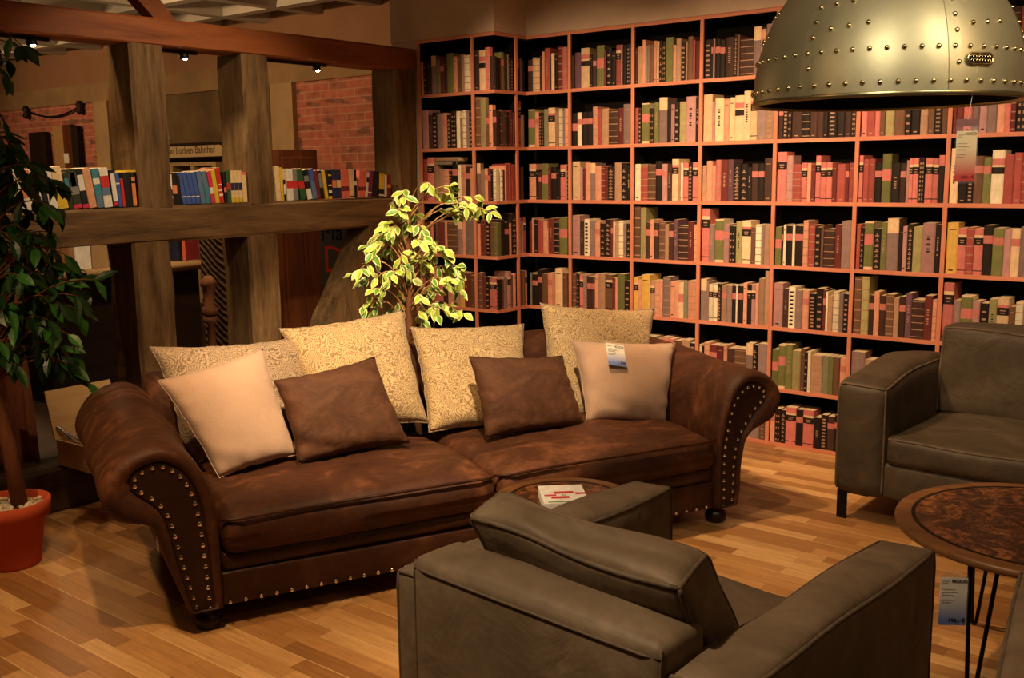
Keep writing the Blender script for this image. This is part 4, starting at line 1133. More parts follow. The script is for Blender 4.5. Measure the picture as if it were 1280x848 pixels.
G1 = [(0, 10, .98, 9, 'R', [(.4, .6, 'K')]), (10, 22, .96, 9, 'K', [(.0, .2, 'R'), (.75, .85, 'R')]), (22, 33, .94, 9, 'W', []), (33, 46, .92, 9, 'O', [(.0, .3, 'W')]), (46, 56, .95, 8, 'W', [(0, .18, 'R')]), (56, 63, .9, 8, 'K', []),
      (63, 74, 1.0, 8, 'W', []), (74, 87, 1.0, 8, 'C', [(.0, .35, 'Y')]), (87, 93, .86, 7, 'D', [(.6, .85, 'T')]), (93, 104, .95, 7, 'D', [(0, .1, 'P'), (.35, .9, 'E'), (.55, .6, 'D'), (.7, .74, 'D')]), (104, 112, .95, 7, 'K', [(0, .1, 'P'), (.45, .85, 'W')]),
      (112, 122, .97, 7, 'F', []), (122, 131, .96, 6, 'T', [(.0, .3, 'S'), (.6, .75, 'W')]), (131, 142, .97, 5, 'W', [(.3, .5, 'S'), (.5, .8, 'R')]), (143, 149, .93, 4, 'K', [(.04, .13, 'P'), (.15, .9, 'W')]), (149, 154, .86, 4, 'B', [(.66, .7, 'W')]), (154, 158, .70, 3, 'R', []), (158, 167, .86, 2, 'K', []), (167, 172, .86, 1, 'K', [(.02, .68, 'O'), (.75, .86, 'O')])]
G2 = [(213.5, 217.2, .80, 0, 'W', [(.3, .5, 'N'), (.1, .2, 'R')]), (217.4, 223.5, .82, 1, 'K', [(.35, .62, 'O')]), (223.5, 228, .76, 1, 'K', [])] + [(229 + 5.7 * k, 234.7 + 5.7 * k, .84, 8, 'B', [(.22, .25, 'W')]) for k in range(4)] + \
     [(252, 258.5, .87, 8, 'S', []), (258.5, 265, .87, 8, 'S', [(0, .5, 'T')]), (265, 270, .86, 7, 'P', [(.3, .5, 'W')]), (270, 275.6, .90, 7, 'Y', []), (275.6, 281, .96, 6, 'R', [(.2, .26, 'W'), (.34, .38, 'W'), (.5, .54, 'W')]), (281.5, 285, .84, 1, 'K', [(.35, .5, 'A')]),
      (285, 290, .88, 0, 'G', [(.42, .62, 'R')])] + [(290 + 4.8 * k, 294.8 + 4.8 * k, .88, 0, 'C', [(0, .15, 'Y'), (.38, .62, 'N')]) for k in range(3)] + [(304.6, 310, .84, 0, 'C', [(.9, 1, 'A')])]
G3 = [(346, 352.4, 1.0, 2, 'C', []), (352.4, 356, .96, 2, 'Y', []), (356, 358.6, .6, 1, 'K', [(.3, .8, 'W')]), (359.7, 368, .92, 0, 'W', [(.38, .62, 'R')]), (368, 374, .90, 2, 'E', [(.38, .62, 'R')]), (377, 384.6, .90, 10, 'G', [(.36, .6, 'R')]), (385, 391.5, .88, 10, 'K', [(0, .36, 'W'), (.6, .8, 'E')]), (392, 398, .90, 9, 'B', [(0, .6, 'S')]),
      (398, 402, .86, 8, 'M', []), (402, 406.6, .86, 7, 'K', [(.4, .9, 'E')]), (407.6, 411.5, .86, 8, 'Y', []), (411.6, 416, .86, 0, 'K', [(0, .1, 'Y'), (.2, .3, 'W'), (.45, .5, 'W'), (.8, .86, 'Y')]), (416.4, 422, .88, 0, 'N', [(.38, .64, 'O')]), (422, 427.6, .88, 0, 'N', [(.38, .64, 'C')]), (427.6, 432.4, .88, 0, 'A', [(.25, .42, 'M')]), (432.4, 437.4, .88, 0, 'A', [(.25, .42, 'M')]),
      (437.6, 444, .88, 0, 'C', [(.04, .08, 'K')]), (444, 447, .86, 0, 'K', [(.45, .6, 'W')]), (447.6, 451, .85, -8, 'A', [(.25, .4, 'M')]), (451, 454, .85, -8, 'A', [(.25, .4, 'M')]), (454, 457, .85, -8, 'A', [(.25, .4, 'M')]), (457, 460, .78, -9, 'W', [(.6, .8, 'K')]), (460, 465, .80, -9, 'V', [(.15, .2, 'W')]), (465, 473, .80, -8, 'K', []), (474, 481, .76, -4, 'K', [(.3, .96, 'Y'), (.03, .1, 'W')]), (481.5, 484, .70, -3, 'W', []), (484.5, 489.5, .70, -2, 'M', [(.4, .55, 'O')])]
where = ['left of the first post', 'between the first and second posts', 'between the second and third posts']
BX = FX - .02
for gi, grp in enumerate((G1, G2, G3)):
    counts = {}
    ys = [onX(g[0], 258 - .02 * g[0], BX).y for g in grp] ; ye = [onX(g[1], 258 - .02 * g[1], BX).y for g in grp]
    for i, (a, b, hh, ln, base, bands) in enumerate(grp):
        y0, y1 = ys[i], ye[i]; w = max(.006, (y1 - y0) * math.cos(R(ln)) * .95 - .0008)
        o = paperback(w, .205 * hh, .13 + .02 * hh, base, bands)
        lift = w * math.sin(R(abs(ln)))
        o.location = (BX, y0, RAILZ + .0005 + (lift if ln < 0 else 0))
        o.rotation_euler = (Matrix.Rotation(PI / 2, 3, 'Z') @ Matrix.Rotation(R(-ln), 3, 'Y')).to_euler()
        bandt = [PB[c][1] for _, _, c in bands[:1]]
        leanw = 'leaning left ' if ln >= 4 else 'leaning right ' if ln <= -4 else 'upright '
        pos = 'last' if i == len(grp) - 1 else ORD[i] if i < 19 else ORD[len(grp) - 1 - i] + ' from right'
        band = (' with ' + bandt[0] + ' band') if bandt else ''
        lab = '%s%s paperback%s, %s on the rail %s' % (leanw, PB[base][1], band, pos, where[gi])
        if len(lab.split()) > 16: lab = '%s paperback%s, %s on rail %s' % (PB[base][1], band, pos, where[gi])
        tag(o, lab, 'book', 'colourful paperbacks on the timber rail')
q0, q1 = onX(158, 208, BX), onX(171, 208, BX)
o = MB().box((BX - .11, q0.y, RAILZ + .1775), (BX - .004, q1.y, RAILZ + .187)).build('notepad', pmat('Y'), bevel=.001); tag(o, 'yellow notepad lying flat on the black paperbacks beside the first post', 'notepad')
# ================================================================== plants
def leaf(mb, p, d, n, L, W, mi=0, rim=None, fold=.25, curl=.2):
    d = d.normalized(); s = d.cross(n)
    if s.length < 1e-5: s = d.orthogonal()
    s.normalize(); n = s.cross(d)
    prof = [(0, .0), (.22, .34), (.48, .5), (.74, .34), (1, .0)]
    def P(t, x): return p + d * (L * t) + s * (W * x) + n * (abs(x) * W * fold - curl * L * t * t)
    for sg in (-1, 1):
        if rim is None:
            vs = [P(t, 0) for t, _ in prof] + [P(t, sg * x) for t, x in prof[1:4]]
            mb.add(vs, [(0, 1, 5), (1, 2, 6, 5), (2, 3, 7, 6), (3, 4, 7)], mi)
        else:
            vs = [P(t, 0) for t, _ in prof] + [P(t, sg * x * .66) for t, x in prof[1:4]] + [P(t, sg * x) for t, x in prof[1:4]]
            mb.add(vs, [(0, 1, 5), (1, 2, 6, 5), (2, 3, 7, 6), (3, 4, 7)], mi)
            mb.add(vs, [(0, 5, 8), (5, 6, 9, 8), (6, 7, 10, 9), (7, 4, 10)], rim)
def curve(a, b, up, n=8):
    m = (a + b) / 2 + up; return [a * (1 - t) ** 2 + m * 2 * t * (1 - t) + b * t * t for t in [k / n for k in range(n + 1)]]

# variegated ficus between the sofa and the bookcase
rnd = random.Random(21)
FB = Vector((-3.70, 3.78, 0))
fic = empty('potted_ficus', FB); tag(fic, 'brightly lit variegated ficus standing behind the middle of the sofa', 'plant')
MB().lathe([(.10, 0), (.13, .22), (.145, .222), (.148, .26), (.13, .262), (.125, .22)], 24, capt=False).build('pot', M['terra'], fic, True)
MB().lathe([(.126, .215), (.126, .232)], 24).build('soil', M['pebble'], fic)
tpts = [Vector((.0, 0, .22)), Vector((.005, .01, .5)), Vector((-.01, 0, .75)), Vector((.0, .0, .95)), Vector((-.005, .0, 1.15)), Vector((.01, .01, 1.35)), Vector((.0, .02, 1.5))]
mb = MB(); mb.tube(tpts, [.02, .019, .017, .016, .014, .010, .005], 8)
mb.tube([Vector((.01, .02, .22)), Vector((.03, .03, .6)), Vector((.025, .04, .9)), Vector((.012, .015, 1.12))], [.014, .013, .011, .008], 8)
mb.build('trunk', M['trunk'], fic, True)
CL = [(491, 253), (498, 264), (505, 246), (481, 284), (470, 296), (459, 307), (465, 317), (498, 298), (531, 293), (545, 307), (543, 321), (533, 331), (561, 321), (441, 343), (451, 336), (453, 350), (488, 351), (502, 354), (460, 367), (455, 383), (465, 390), (507, 338), (500, 331), (571, 340), (580, 336), (576, 352), (574, 361), (561, 350), (538, 352), (545, 366), (537, 371), (526, 373), (547, 394), (561, 394), (571, 390), (580, 392), (507, 376), (491, 394), (528, 401), (561, 243), (571, 265), (583, 258), (604, 251), (606, 262), (597, 265), (613, 265), (568, 234), (538, 232), (521, 274), (512, 291), (479, 319), (472, 347), (520, 320), (526, 305), (515, 350), (555, 312), (478, 305), (488, 290), (535, 310)]
tw, lf = MB(), MB()
nF = (EYE - FB); nF.z = 0; nF.normalize()
for i, (x, y) in enumerate(CL):
    dep = rnd.uniform(-.10, .22)
    P = onP(x, y, FB + nF * dep, nF) - FB
    if P.z < .3: continue
    z0 = min(1.45, max(.55, P.z - .05 - .35 * Vector((P.x, P.y)).length))
    a = Vector((0, 0, z0))
    for k in range(len(tpts) - 1):
        if tpts[k].z <= z0 <= tpts[k + 1].z: a = tpts[k].lerp(tpts[k + 1], (z0 - tpts[k].z) / (tpts[k + 1].z - tpts[k].z))
    up = Vector((0, 0, .10 + .12 * rnd.random()))
    pts = curve(a, P, up, 8)
    tw.tube(pts, [.0042 - .0003 * k for k in range(9)], 5)
    out = (P - pts[-3]).normalized()
    for k in range(6):
        t = (8, 8, 7, 6, 7, 5, 6)[k]; q = pts[t]
        d = (out * .5 + Vector((rnd.uniform(-1, 1), rnd.uniform(-1, 1), rnd.uniform(-1.1, .35)))).normalized()
        nn = (Vector((0, 0, 1)) + nF * .9 + Vector((rnd.uniform(-.6, .6), rnd.uniform(-.6, .6), 0))).normalized()
        leaf(lf, q, d, nn, rnd.uniform(.056, .082), rnd.uniform(.030, .043), 0 if rnd.random() < .6 else 1, 2)
tw.build('branches', M['twig'], fic, True)
fo = lf.build('foliage', [M['leaf_y'], M['leaf_g'], M['leaf_rim']], fic)

# tall dark ficus in a terracotta pot on the left
PB_ = Vector((-4.175, 1.86, 0))
fic2 = empty('potted_ficus', PB_); tag(fic2, 'tall dark leafy ficus tree in a terracotta pot at the left edge', 'plant')
pot = MB().lathe([(.10, .0), (.108, .01), (.138, .21), (.158, .212), (.165, .275), (.150, .278), (.144, .235)], 32, capt=False).build('pot', M['terra'], fic2, True)
mb = MB(); mb.lathe([(.1455, .228), (.1455, .245)], 24)
for k in range(70):
    r_, a = .138 * math.sqrt(rnd.random()), rnd.uniform(0, 6.28); mb.ball((r_ * math.cos(a), r_ * math.sin(a), .247 + rnd.uniform(0, .008)), rnd.uniform(.009, .016), n=6, m=4, sc=(1, 1, .7))
mb.build('gravel', M['pebble'], fic2, True)
tp2 = [Vector((.02, .04, .235)), Vector((.0, .025, .5)), Vector((-.03, .0, .75)), Vector((-.05, -.02, 1.0)), Vector((-.05, -.03, 1.3)), Vector((-.05, -.05, 1.7)), Vector((-.06, -.06, 2.05))]
mb = MB(); mb.tube(tp2, [.034, .03, .026, .024, .020, .015, .008], 10)
mb.tube([Vector((.0, .03, .45)), Vector((-.03, -.04, .62)), Vector((-.06, -.12, .9)), Vector((-.05, -.12, 1.25))], [.016, .014, .012, .008], 8); mb.build('trunk', M['trunk'], fic2, True)
C2 = [(20, 225), (45, 210), (60, 225), (75, 230), (50, 250), (25, 260), (10, 240), (35, 290), (15, 300), (60, 290), (80, 318), (60, 330), (95, 335), (108, 340), (118, 350), (110, 362), (85, 355), (70, 350), (95, 370), (50, 370), (30, 350), (15, 335), (40, 390), (20, 405), (60, 400), (85, 418), (65, 430), (45, 425), (30, 440), (88, 440), (75, 445), (100, 465), (108, 478), (95, 455), (10, 420), (5, 380), (15, 170), (5, 150), (20, 185), (10, 200), (30, 198), (5, 270), (100, 390), (25, 320), (45, 310), (30, 375), (55, 345), (75, 380), (20, 60), (10, 75), (3, 95), (28, 58), (5, 180), (70, 262), (60, 270), (8, 340), (18, 455), (5, 445), (40, 340), (15, 280), (50, 415), (60, 375), (82, 395), (70, 410)]
tw, lf = MB(), MB(); nF2 = (EYE - PB_); nF2.z = 0; nF2.normalize()
pts2 = [onP(x, y, PB_ + nF2 * rnd.uniform(-.25, .18), nF2) - PB_ for x, y in C2]
lat = Vector((-nF2.y, nF2.x, 0))
pts2 += [P - lat * (2 * (P.dot(lat)) + .10 * (1 if P.dot(lat) > 0 else -1)) + Vector((0, 0, rnd.uniform(-.1, .1))) for P in pts2 if abs(P.dot(lat)) > .12]
for i, P in enumerate(pts2):
    y = C2[i][1] if i < len(C2) else 200
    z0 = min(1.95, max(.75, P.z - .12 - .4 * Vector((P.x, P.y)).length)); a = Vector((0, 0, z0))
    for k in range(len(tp2) - 1):
        if tp2[k].z <= z0 <= tp2[k + 1].z: a = tp2[k].lerp(tp2[k + 1], (z0 - tp2[k].z) / (tp2[k + 1].z - tp2[k].z))
    pts = curve(a, P, Vector((0, 0, .16 + .15 * rnd.random())), 8); tw.tube(pts, [.006 - .0005 * k for k in range(9)], 5)
    out = (P - pts[-3]).normalized()
    nl = 3 if y < 100 else 7
    for k in range(nl):
        q = pts[(8, 8, 7, 7, 6, 5, 6)[k]]
        d = (out * .5 + Vector((rnd.uniform(-1, 1), rnd.uniform(-1, 1), rnd.uniform(-1.3, .1)))).normalized()
        nn = (Vector((0, 0, 1)) + nF2 * .7 + Vector((rnd.uniform(-.7, .7), rnd.uniform(-.7, .7), 0))).normalized()
        leaf(lf, q, d, nn, rnd.uniform(.08, .115), rnd.uniform(.036, .05), 0 if rnd.random() < .6 else 1, None)
tw.build('branches', M['trunk'], fic2, True)
lf.build('foliage', [M['leaf_d'], M['leaf_d2']], fic2)

# rough bark trunk standing on the platform
b0 = onX(0, 585, -5.0); b1 = onX(50, 588, -5.0); bl = Vector((-5.02, (b0.y + b1.y) / 2 - .09, .2005)); br = (b1.y - b0.y) / 2 + .085
mb = MB(); vs = []; n = 26; K = 14; zt = 1.235 - .2
for i in range(K + 1):
    t = i / K
    for k in range(n):
        a = 2 * PI * k / n; r_ = br * (.82 + .18 * (1 - t) ** 3) * (1 + .07 * math.sin(5 * a + 1.5 * math.sin(4 * t)) + .05 * math.sin(11 * a + 3 * t) + .03 * math.sin(23 * a))
        vs.append((r_ * .78 * math.cos(a), r_ * math.sin(a), zt * t))
mb.add(vs, [(i * n + k, i * n + (k + 1) % n, (i + 1) * n + (k + 1) % n, (i + 1) * n + k) for i in range(K) for k in range(n)] + [tuple(range(n)), tuple(K * n + k for k in range(n))])
o = mb.build('bark_trunk', M['bark'], None, True, loc=bl); tag(o, 'rough reddish brown tree trunk standing on the platform behind the left potted ficus', 'tree trunk')

# ================================================================== open wooden box with tools on the sill
A_, B_ = onZ(73, 581, .2265), onZ(112, 592, .2265); lw = (B_ - A_).length; e1 = (B_ - A_).normalized()
l0, l1 = onZ(67, 498, .5), onZ(156, 463, .5); e2 = (l1 - l0); e2.z = 0; e2.normalize()
e2 = (e2 - e1 * e2.dot(e1)).normalized()
if e2.dot(l1 - l0) < 0: e2 = -e2
rz_ = math.atan2(e1.y, e1.x)
wbx = empty('wooden_box', A_, rz_); tag(wbx, 'open pale wooden box with raised lid on the sill beside the sofa arm', 'box')
sgn = 1 if e2.dot(Vector((-math.sin(rz_), math.cos(rz_), 0))) > 0 else -1
Lb, Hb, th = .34, .125, .012
def yb(a, b): return (min(a * sgn, b * sgn), max(a * sgn, b * sgn))
mb = MB()
y0, y1 = yb(0, Lb); mb.box((0, y0, 0), (lw, y1, th)); mb.box((0, y0, th), (th, y1, Hb)); mb.box((lw - th, y0, th), (lw, y1, Hb))
y0, y1 = yb(0, th); mb.box((th, y0, th), (lw - th, y1, Hb)); y0, y1 = yb(Lb - th, Lb); mb.box((th, y0, th), (lw - th, y1, Hb))
mb.build('body', M['pineface'], wbx, bevel=.001)
mb = MB(); y0, y1 = yb(-.005, Lb + .005); lm = Matrix.Translation((0, 0, Hb)) @ Matrix.Rotation(R(-104), 4, 'Y')
mb.box((0, y0, 0), (lw * .9, y1, th), 0, lm); mb.build('lid', M['pine'], wbx, bevel=.001)
def tool(name, label, base, d, up, kind):
    t = empty(name, base); tag(t, label, 'tool', 'metal tools in the wooden box')
    d = d.normalized(); s = d.cross(Vector((0, 0, 1))).normalized()
    mb = MB()
    for sg in (-1, 1): mb.tube([s * (.012 * sg), s * (.022 * sg) + d * .05, s * (.006 * sg) + d * .11, s * (-.004 * sg) + d * .14], [.006, .007, .006, .004], 7)
    mb.build('handle', M['chrome'], t, True)
    mb = MB(); mb.tube([d * .125, d * .15, d * .19], [.014, .016, .003], 8); mb.ball(d * .13, .016, n=8, m=5, sc=(1, 1, .6)); mb.build('head', M['chrome'] if kind else M['steel'], t, True)
ctr = A_ + e1 * (lw * .35) + e2 * .09
tool('pliers', 'shiny metal pliers sticking out of the front of the wooden box', ctr + Vector((0, 0, .09)), -e1 * .8 - e2 * .5 + Vector((0, 0, .62)), 0, 1)
tool('pincers', 'dark metal pincers lying at the back inside the wooden box', ctr + e2 * .10 + Vector((0, 0, .07)), e1 * .3 - e2 * .2 + Vector((0, 0, .8)), 0, 0)

# ================================================================== things beyond the frame
def bgbox(name, p0, p1, X, d, mat, label, cat, zb=None, group=None):
    """upright slab seen between two picture corners on the plane x = X"""
    a, b = onX(*p0, X), onX(*p1, X); z0 = zb if zb is not None else min(a.z, b.z)
    o = MB().box((X - d, min(a.y, b.y), z0), (X, max(a.y, b.y), max(a.z, b.z))).build(name, mat, bevel=.004)
    tag(o, label, cat, group); return o
# low counter with rounded pale top
ca, cb = onX(60, 345, -6.0), onX(251, 322, -6.0); ct = .5 * (onX(92, 344, -6.0).z + onX(247, 322, -6.0).z)
t = empty('counter', (-6.3, (ca.y + cb.y) / 2, .2)); tag(t, 'dark counter with a pale rounded top edge behind the timber frame', 'counter')
hy = (cb.y - ca.y) / 2; MB().box((-.26, -hy, .001), (.26, hy, ct - .26)).build('body', M['darkwood'], t)
mb = MB(); pr = [(-.29, -.06), (.29, -.06), (.33, -.045), (.34, -.02), (.32, -.004), (.28, 0), (-.29, 0)]
mb.add([(x, s * (hy + .01), ct - .2 + z) for s in (-1, 1) for x, z in pr], [(k, (k + 1) % 7, 7 + (k + 1) % 7, 7 + k) for k in range(7)] + [tuple(range(7)), tuple(7 + k for k in range(7))]); mb.build('counter_top', M['column'], t, True)
def onctr(name, x0, x1, ytop, mat, label, cat, dx=.1, X=-6.08, group=None):
    a, b = onX(x0, ytop, X), onX(x1, ytop, X); o = MB().box((X - dx, a.y, ct + .0005), (X, b.y, a.z)).build(name, mat, bevel=.002); tag(o, label, cat, group)
onctr('wooden_board', 76, 90, 306, M['pineface'], 'reddish board leftmost on the counter under the rail', 'board', .03)
onctr('paper_stack', 92, 112, 300, M['paper'], 'pale creased paper packet on the counter beside the leafy tree', 'paper', .05)
onctr('paper_stack', 113, 133, 298, M['column'], 'wider tan paper packet on the counter left of the first post', 'paper', .05)
onctr('paper_stack', 140, 150, 297, M['paper'], 'narrow pale packet on the counter touching the first post', 'paper', .05)
onctr('storage_book', 219, 223, 298, pmat('N'), 'navy book on the counter right of the first post', 'book', .1)
onctr('storage_book', 223, 227, 299, pmat('K'), 'black book on the counter next to the navy one', 'book', .1)
onctr('storage_book', 227, 231, 298, pmat('A'), 'thin pink book on the counter beside the crimson box', 'book', .1)
onctr('storage_book', 231.5, 248, 297, pmat('M'), 'wide crimson box file on the counter behind the first post', 'box file', .1)
# woven panel, spindle, planks
a, b = onX(252, 300, -5.42), onX(284, 292, -5.42)
mw = NT('woven_wicker'); wv = mw.n('ShaderNodeTexWave', wave_type='BANDS', bands_direction='DIAGONAL'); mw.l(mw.co(), wv.inputs[0]); wv.inputs['Scale'].default_value = 14; wv.inputs['Distortion'].default_value = 2.5
mw.bump(wv.outputs['Fac'], .8, .02); mw.set(mw.ramp(wv.outputs['Fac'], [(.3, lin((46, 30, 20))), (.7, lin((112, 80, 50)))]), .8)
mb = MB(); n = 16; wv_y = b.y - a.y; vs = []
for i in range(13):
    for k in range(n + 1): vs.append((.05 * math.sin(PI * k / n) - (.03 if i % 2 else 0) * .2, wv_y * k / n, (1.5 - .2) * i / 12))
mb.add(vs, [(i * (n + 1) + k, i * (n + 1) + k + 1, (i + 1) * (n + 1) + k + 1, (i + 1) * (n + 1) + k) for i in range(12) for k in range(n)])
o = mb.build('wicker_screen', mw.m, None, True, loc=(-5.44, a.y, .2005)); o.modifiers.new('thick', 'SOLIDIFY').thickness = .02
tag(o, 'brown woven wicker screen between the first and second posts', 'screen')
a = onX(260, 345, -5.25); zc = a.z - .2
o = MB().lathe([(.05, .0), (.05, .03), (.022, .05), (.028, .3), (.022, .5), (.045, .52), (.045, .545), (.022, .56), (.026, zc - .2 - .05), (.05, zc - .2 - .03), (.05, zc - .2), (.03, zc - .18), (.034, zc - .08), (.05, zc - .06), (.05, zc - .04), (.02, zc)], 18).build('turned_spindle', M['trunk'], None, True, loc=(-5.25, a.y, .2005))
tag(o, 'turned wooden spindle standing left of the wicker screen', 'post')
bgbox('wooden_plank', (283, 186), (297, 400), -5.3, .05, M['cabinet'], 'tall reddish brown plank leaning behind the second post', 'plank', .201)
# tall cabinet with doors behind the third gap
a, b = onX(347, 187, -5.45), onX(396, 187, -5.45); zt = onX(370, 187, -5.45).z
t = empty('tall_cabinet', (-5.45, (a.y + b.y) / 2, .2)); tag(t, 'tall reddish wooden cabinet right of the second post reaching above the paperbacks', 'cabinet')
hy = (b.y - a.y) / 2; MB().box((-.4, -hy, .001), (0, hy, zt - .2)).build('carcass', M['cabinet'], t, bevel=.004)
MB().box((.0005, -hy + .02, .06), (.02, -.003, zt - .25)).build('door', M['cabinet'], t, bevel=.003); MB().box((.0005, .003, .06), (.02, hy - .02, zt - .25)).build('door', M['cabinet'], t, bevel=.003)
# chalkboard sign
a, b = onX(399, 284, -5.5), onX(446, 284, -5.5); zb_ = onX(415, 400, -5.5).z
sg = empty('chalkboard_sign', (-5.5, (a.y + b.y) / 2, zb_)); tag(sg, 'grey chalkboard sign with black script and a big red letter D under the rail', 'sign')
hy = (b.y - a.y) / 2; H = a.z - zb_ + .12
MB().box((-.03, -hy - .02, 0), (0, hy + .1, H)).build('board', plain((84, 86, 84), .7), sg, bevel=.003)
w1 = text_mesh('lettering', 'Ma', .17, M['ink'], sg, (.002, -hy + .01, onX(415, 301, -5.5).z - zb_), (R(90), 0, R(90)))
w2 = text_mesh('red_letter', 'D', .27, plain((226, 70, 44)), sg, (.002, -hy + .02, onX(415, 340, -5.5).z - zb_), (R(90), 0, R(90)))
MB().box((-.03, -hy + .1, -(zb_ - .201)), (-.006, -hy + .16, .02)).build('leg', M['darkwood'], sg)
# arched white sign on the far wall
a, b = onY(203, 182, 6.9), onY(281, 176, 6.9); zb_ = onY(240, 198, 6.9).z; W_ = b.x - a.x + .25; H = a.z - zb_
sg = empty('wall_sign', (a.x - .25, 6.94, zb_)); tag(sg, 'cream sign with rounded dark frame and small script on the far wall', 'sign')
mb = MB(); rr = .12
out = [(0, 0), (W_, 0), (W_, H - rr)] + [(W_ - rr + rr * math.cos(PI / 2 * k / 6), H - rr + rr * math.sin(PI / 2 * k / 6)) for k in range(1, 7)] + [(rr - rr * math.sin(PI / 2 * k / 6), H - rr + rr * math.cos(PI / 2 * k / 6)) for k in range(0, 7)]
n = len(out); mb.add([(x, y, z) for y in (0, -.03) for x, z in out], [(k, (k + 1) % n, n + (k + 1) % n, n + k) for k in range(n)] + [tuple(range(n)), tuple(n + k for k in range(n))]); mb.build('board', plain((196, 170, 128)), sg)
MB().tube([(x, -.035, z) for x, z in out], .016, 6, closed=True).build('frame', M['darkwood'], sg, True)
text_mesh('lettering', 'Man borben Bahnhof', .115, M['ink'], sg, (.27, -.0315, H * .36), (R(90), 0, 0))
# low rack under the sign
t = empty('shelf_rack', ((a.x + b.x) / 2, 6.75, .2)); tag(t, 'pale shelf rack with dark compartments under the cream wall sign', 'shelf')
zt = onY(240, 204, 6.6).z - .2; hw = (b.x - a.x) / 2 + .2; mb = MB(); 
for k in range(5): x = -hw + 2 * hw * k / 4; mb.box((x - .035, -.15, .001), (x + .035, .15, zt))
MB().box((-hw, .12, .001), (hw, .148, zt - .01)).build('back_panel', M['black'], t)
mb.build('uprights', M['column'], t); mb = MB()
for z in (.05, zt * .4, zt * .72, zt - .03): mb.box((-hw - .03, -.148, z), (hw + .03, .147, z + .04))
mb.build('shelves', M['column'], t)
# planks hung on the brick wall
def wplank(x0, x1, yt, mat, label):
    a, b = onY(x0, yt, 6.9), onY(x1, yt, 6.9); o = MB().box((a.x, 6.9, 1.0), (b.x, 6.97, a.z)).build('wall_plank', mat, bevel=.006); tag(o, label, 'plank', 'planks on the brick wall')
wplank(35, 55, 166, M['darkwood'], 'dark wooden plank hanging leftmost on the brick wall')
wplank(65, 77, 157, M['pineface'], 'light brown plank with a white tag on the brick wall')
wplank(77.5, 87, 156, M['cabinet'], 'middle brown plank on the brick wall')
wplank(87.5, 95, 158, M['darkwood'], 'narrow dark plank rightmost on the brick wall')
p0, p1 = onY(79, 192, 6.88), onY(86, 204, 6.88)
o = MB().box((p0.x, 6.885, p1.z), (p1.x, 6.893, p0.z)).build('paper_tag', M['paper']); tag(o, 'small white paper tag hanging on the middle plank', 'tag')
ia, ib = onY(31, 139, 6.93), onY(98, 133, 6.93)
t = empty('wall_cable', (ia.x, 6.95, ia.z)); tag(t, 'sagging dark cable between two insulators on the brick wall', 'cable')
d = ib - ia
MB().tube([(d.x * k / 12, 0, d.z * k / 12 - .10 * math.sin(PI * k / 12)) for k in range(13)], .012, 6).build('wire', M['steel'], t, True)
for s in (0, 1): MB().lathe([(.03, -.10), (.055, -.06), (.035, -.02), (.055, .02), (.03, .07)], 12, c=(d.x * s, 0, d.z * s)).build('insulator', M['darkwood'], t, True)

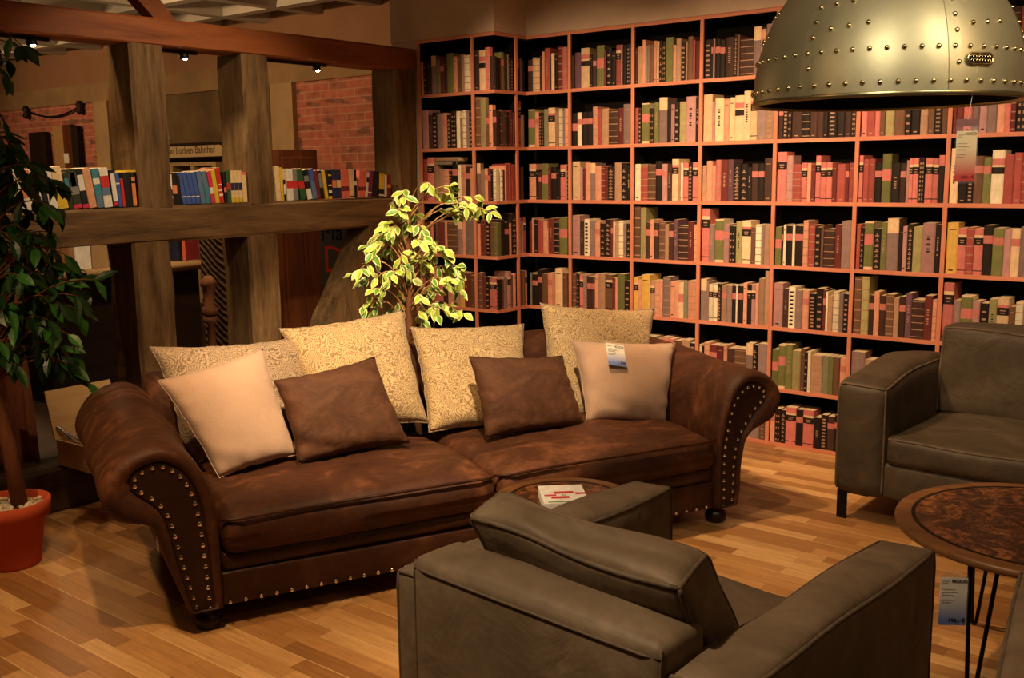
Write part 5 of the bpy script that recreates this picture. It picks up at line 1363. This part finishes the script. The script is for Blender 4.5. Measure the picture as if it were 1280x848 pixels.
# ================================================================== light: the shop's ceiling spots, then added ambient fill
def spot(loc, tgt, power, ang, blend=.6, col=(1, .76, .50), size=.05, name='ceiling_spot'):
    l = bpy.data.lights.new(name, 'SPOT'); l.energy = power; l.spot_size = R(ang); l.spot_blend = blend; l.color = col; l.shadow_soft_size = size
    o = bpy.data.objects.new(name, l); COL.objects.link(o); o.location = loc
    o.rotation_euler = (Vector(tgt) - Vector(loc)).to_track_quat('-Z', 'Y').to_euler(); return o
WARM = (1, .74, .46); AMB = (1, .62, .30); PINK = (1, .66, .37)
Z = 2.95
spot((-1.75, 2.15, Z), (-3.3, 3.25, .6), 450, 46, .6, WARM)        # pillows in the middle
spot((-2.9, 3.1, Z), (-4.9, 3.3, 1.5), 135, 62, .7, WARM)         # rail and paperbacks
spot((-2.3, 2.9, Z), (-3.75, 3.75, 1.1), 330, 32, .5, WARM)        # plant behind the sofa
spot((-2.1, 1.3, Z), (-3.0, 2.4, .4), 190, 54, .7, AMB)            # left end of the sofa
spot((-3.4, .7, Z), (-3.2, 2.0, 0), 120, 60, .6, AMB)              # floor at the left
for x, p in ((-3.7, 175), (-2.75, 200), (-1.9, 195), (.1, 175)):
    spot((x + .1, 3.45, Z), (x, YW, 1.05), p, 74, .8, PINK)        # bookcase wash
spot((-2.5, 3.2, Z), (-1.55, 4.15, 0), 230, 44, .3, AMB)              # floor in front of the bookcase
spot((-1.8, .7, Z), (-1.3, 2.1, .6), 215, 52, .6, WARM)            # armchair seen from behind
spot((-.4, .9, Z), (-1.0, 3.0, 1.9), 100, 40, .6, (1, .86, .66), .3)        # pendant
spot((.3, 2.2, 2.7), (-1.0, 3.0, 1.9), 44, 40, .6, (1, .86, .66), .25)
for x, y, p in ((-12.6, 3.4, 190), (-8.0, 3.6, 165), (-10.3, 3.4, 70)): spot((x, y, 2.9), (x, 7.0, 1.9), p, 85, .8, AMB)
spot((-5.22, 3.75, 2.95), (-5.5, 4.25, .7), 110, 60, .6, AMB); spot((-5.25, 2.7, 2.95), (-5.7, 3.2, .7), 70, 70, .6, AMB)
for px in (41, 232, 398):
    q = onX(px, 75, FX - .05); spot((FX - .05, q.y, 2.2), (FX + .02, q.y + .1, 1.3), 14, 100, .7, WARM, .02, 'beam_lamp')
w = bpy.data.worlds.new('World'); scene.world = w; w.use_nodes = True
w.node_tree.nodes['Background'].inputs[0].default_value = (1, .72, .48, 1); w.node_tree.nodes['Background'].inputs[1].default_value = .05
for x, y, e_ in ((-2.2, .4, 14), (.6, 2.6, 14), (-7.5, 3.6, 20), (-10.5, 4.2, 20)):  # added bare point lights that raise the ambient level, no fixtures behind them
    l = bpy.data.lights.new('ambient_fill', 'POINT'); l.energy = e_; l.shadow_soft_size = .15; l.color = AMB; o = bpy.data.objects.new('ambient_fill', l); COL.objects.link(o); o.location = (x, y, 2.5)
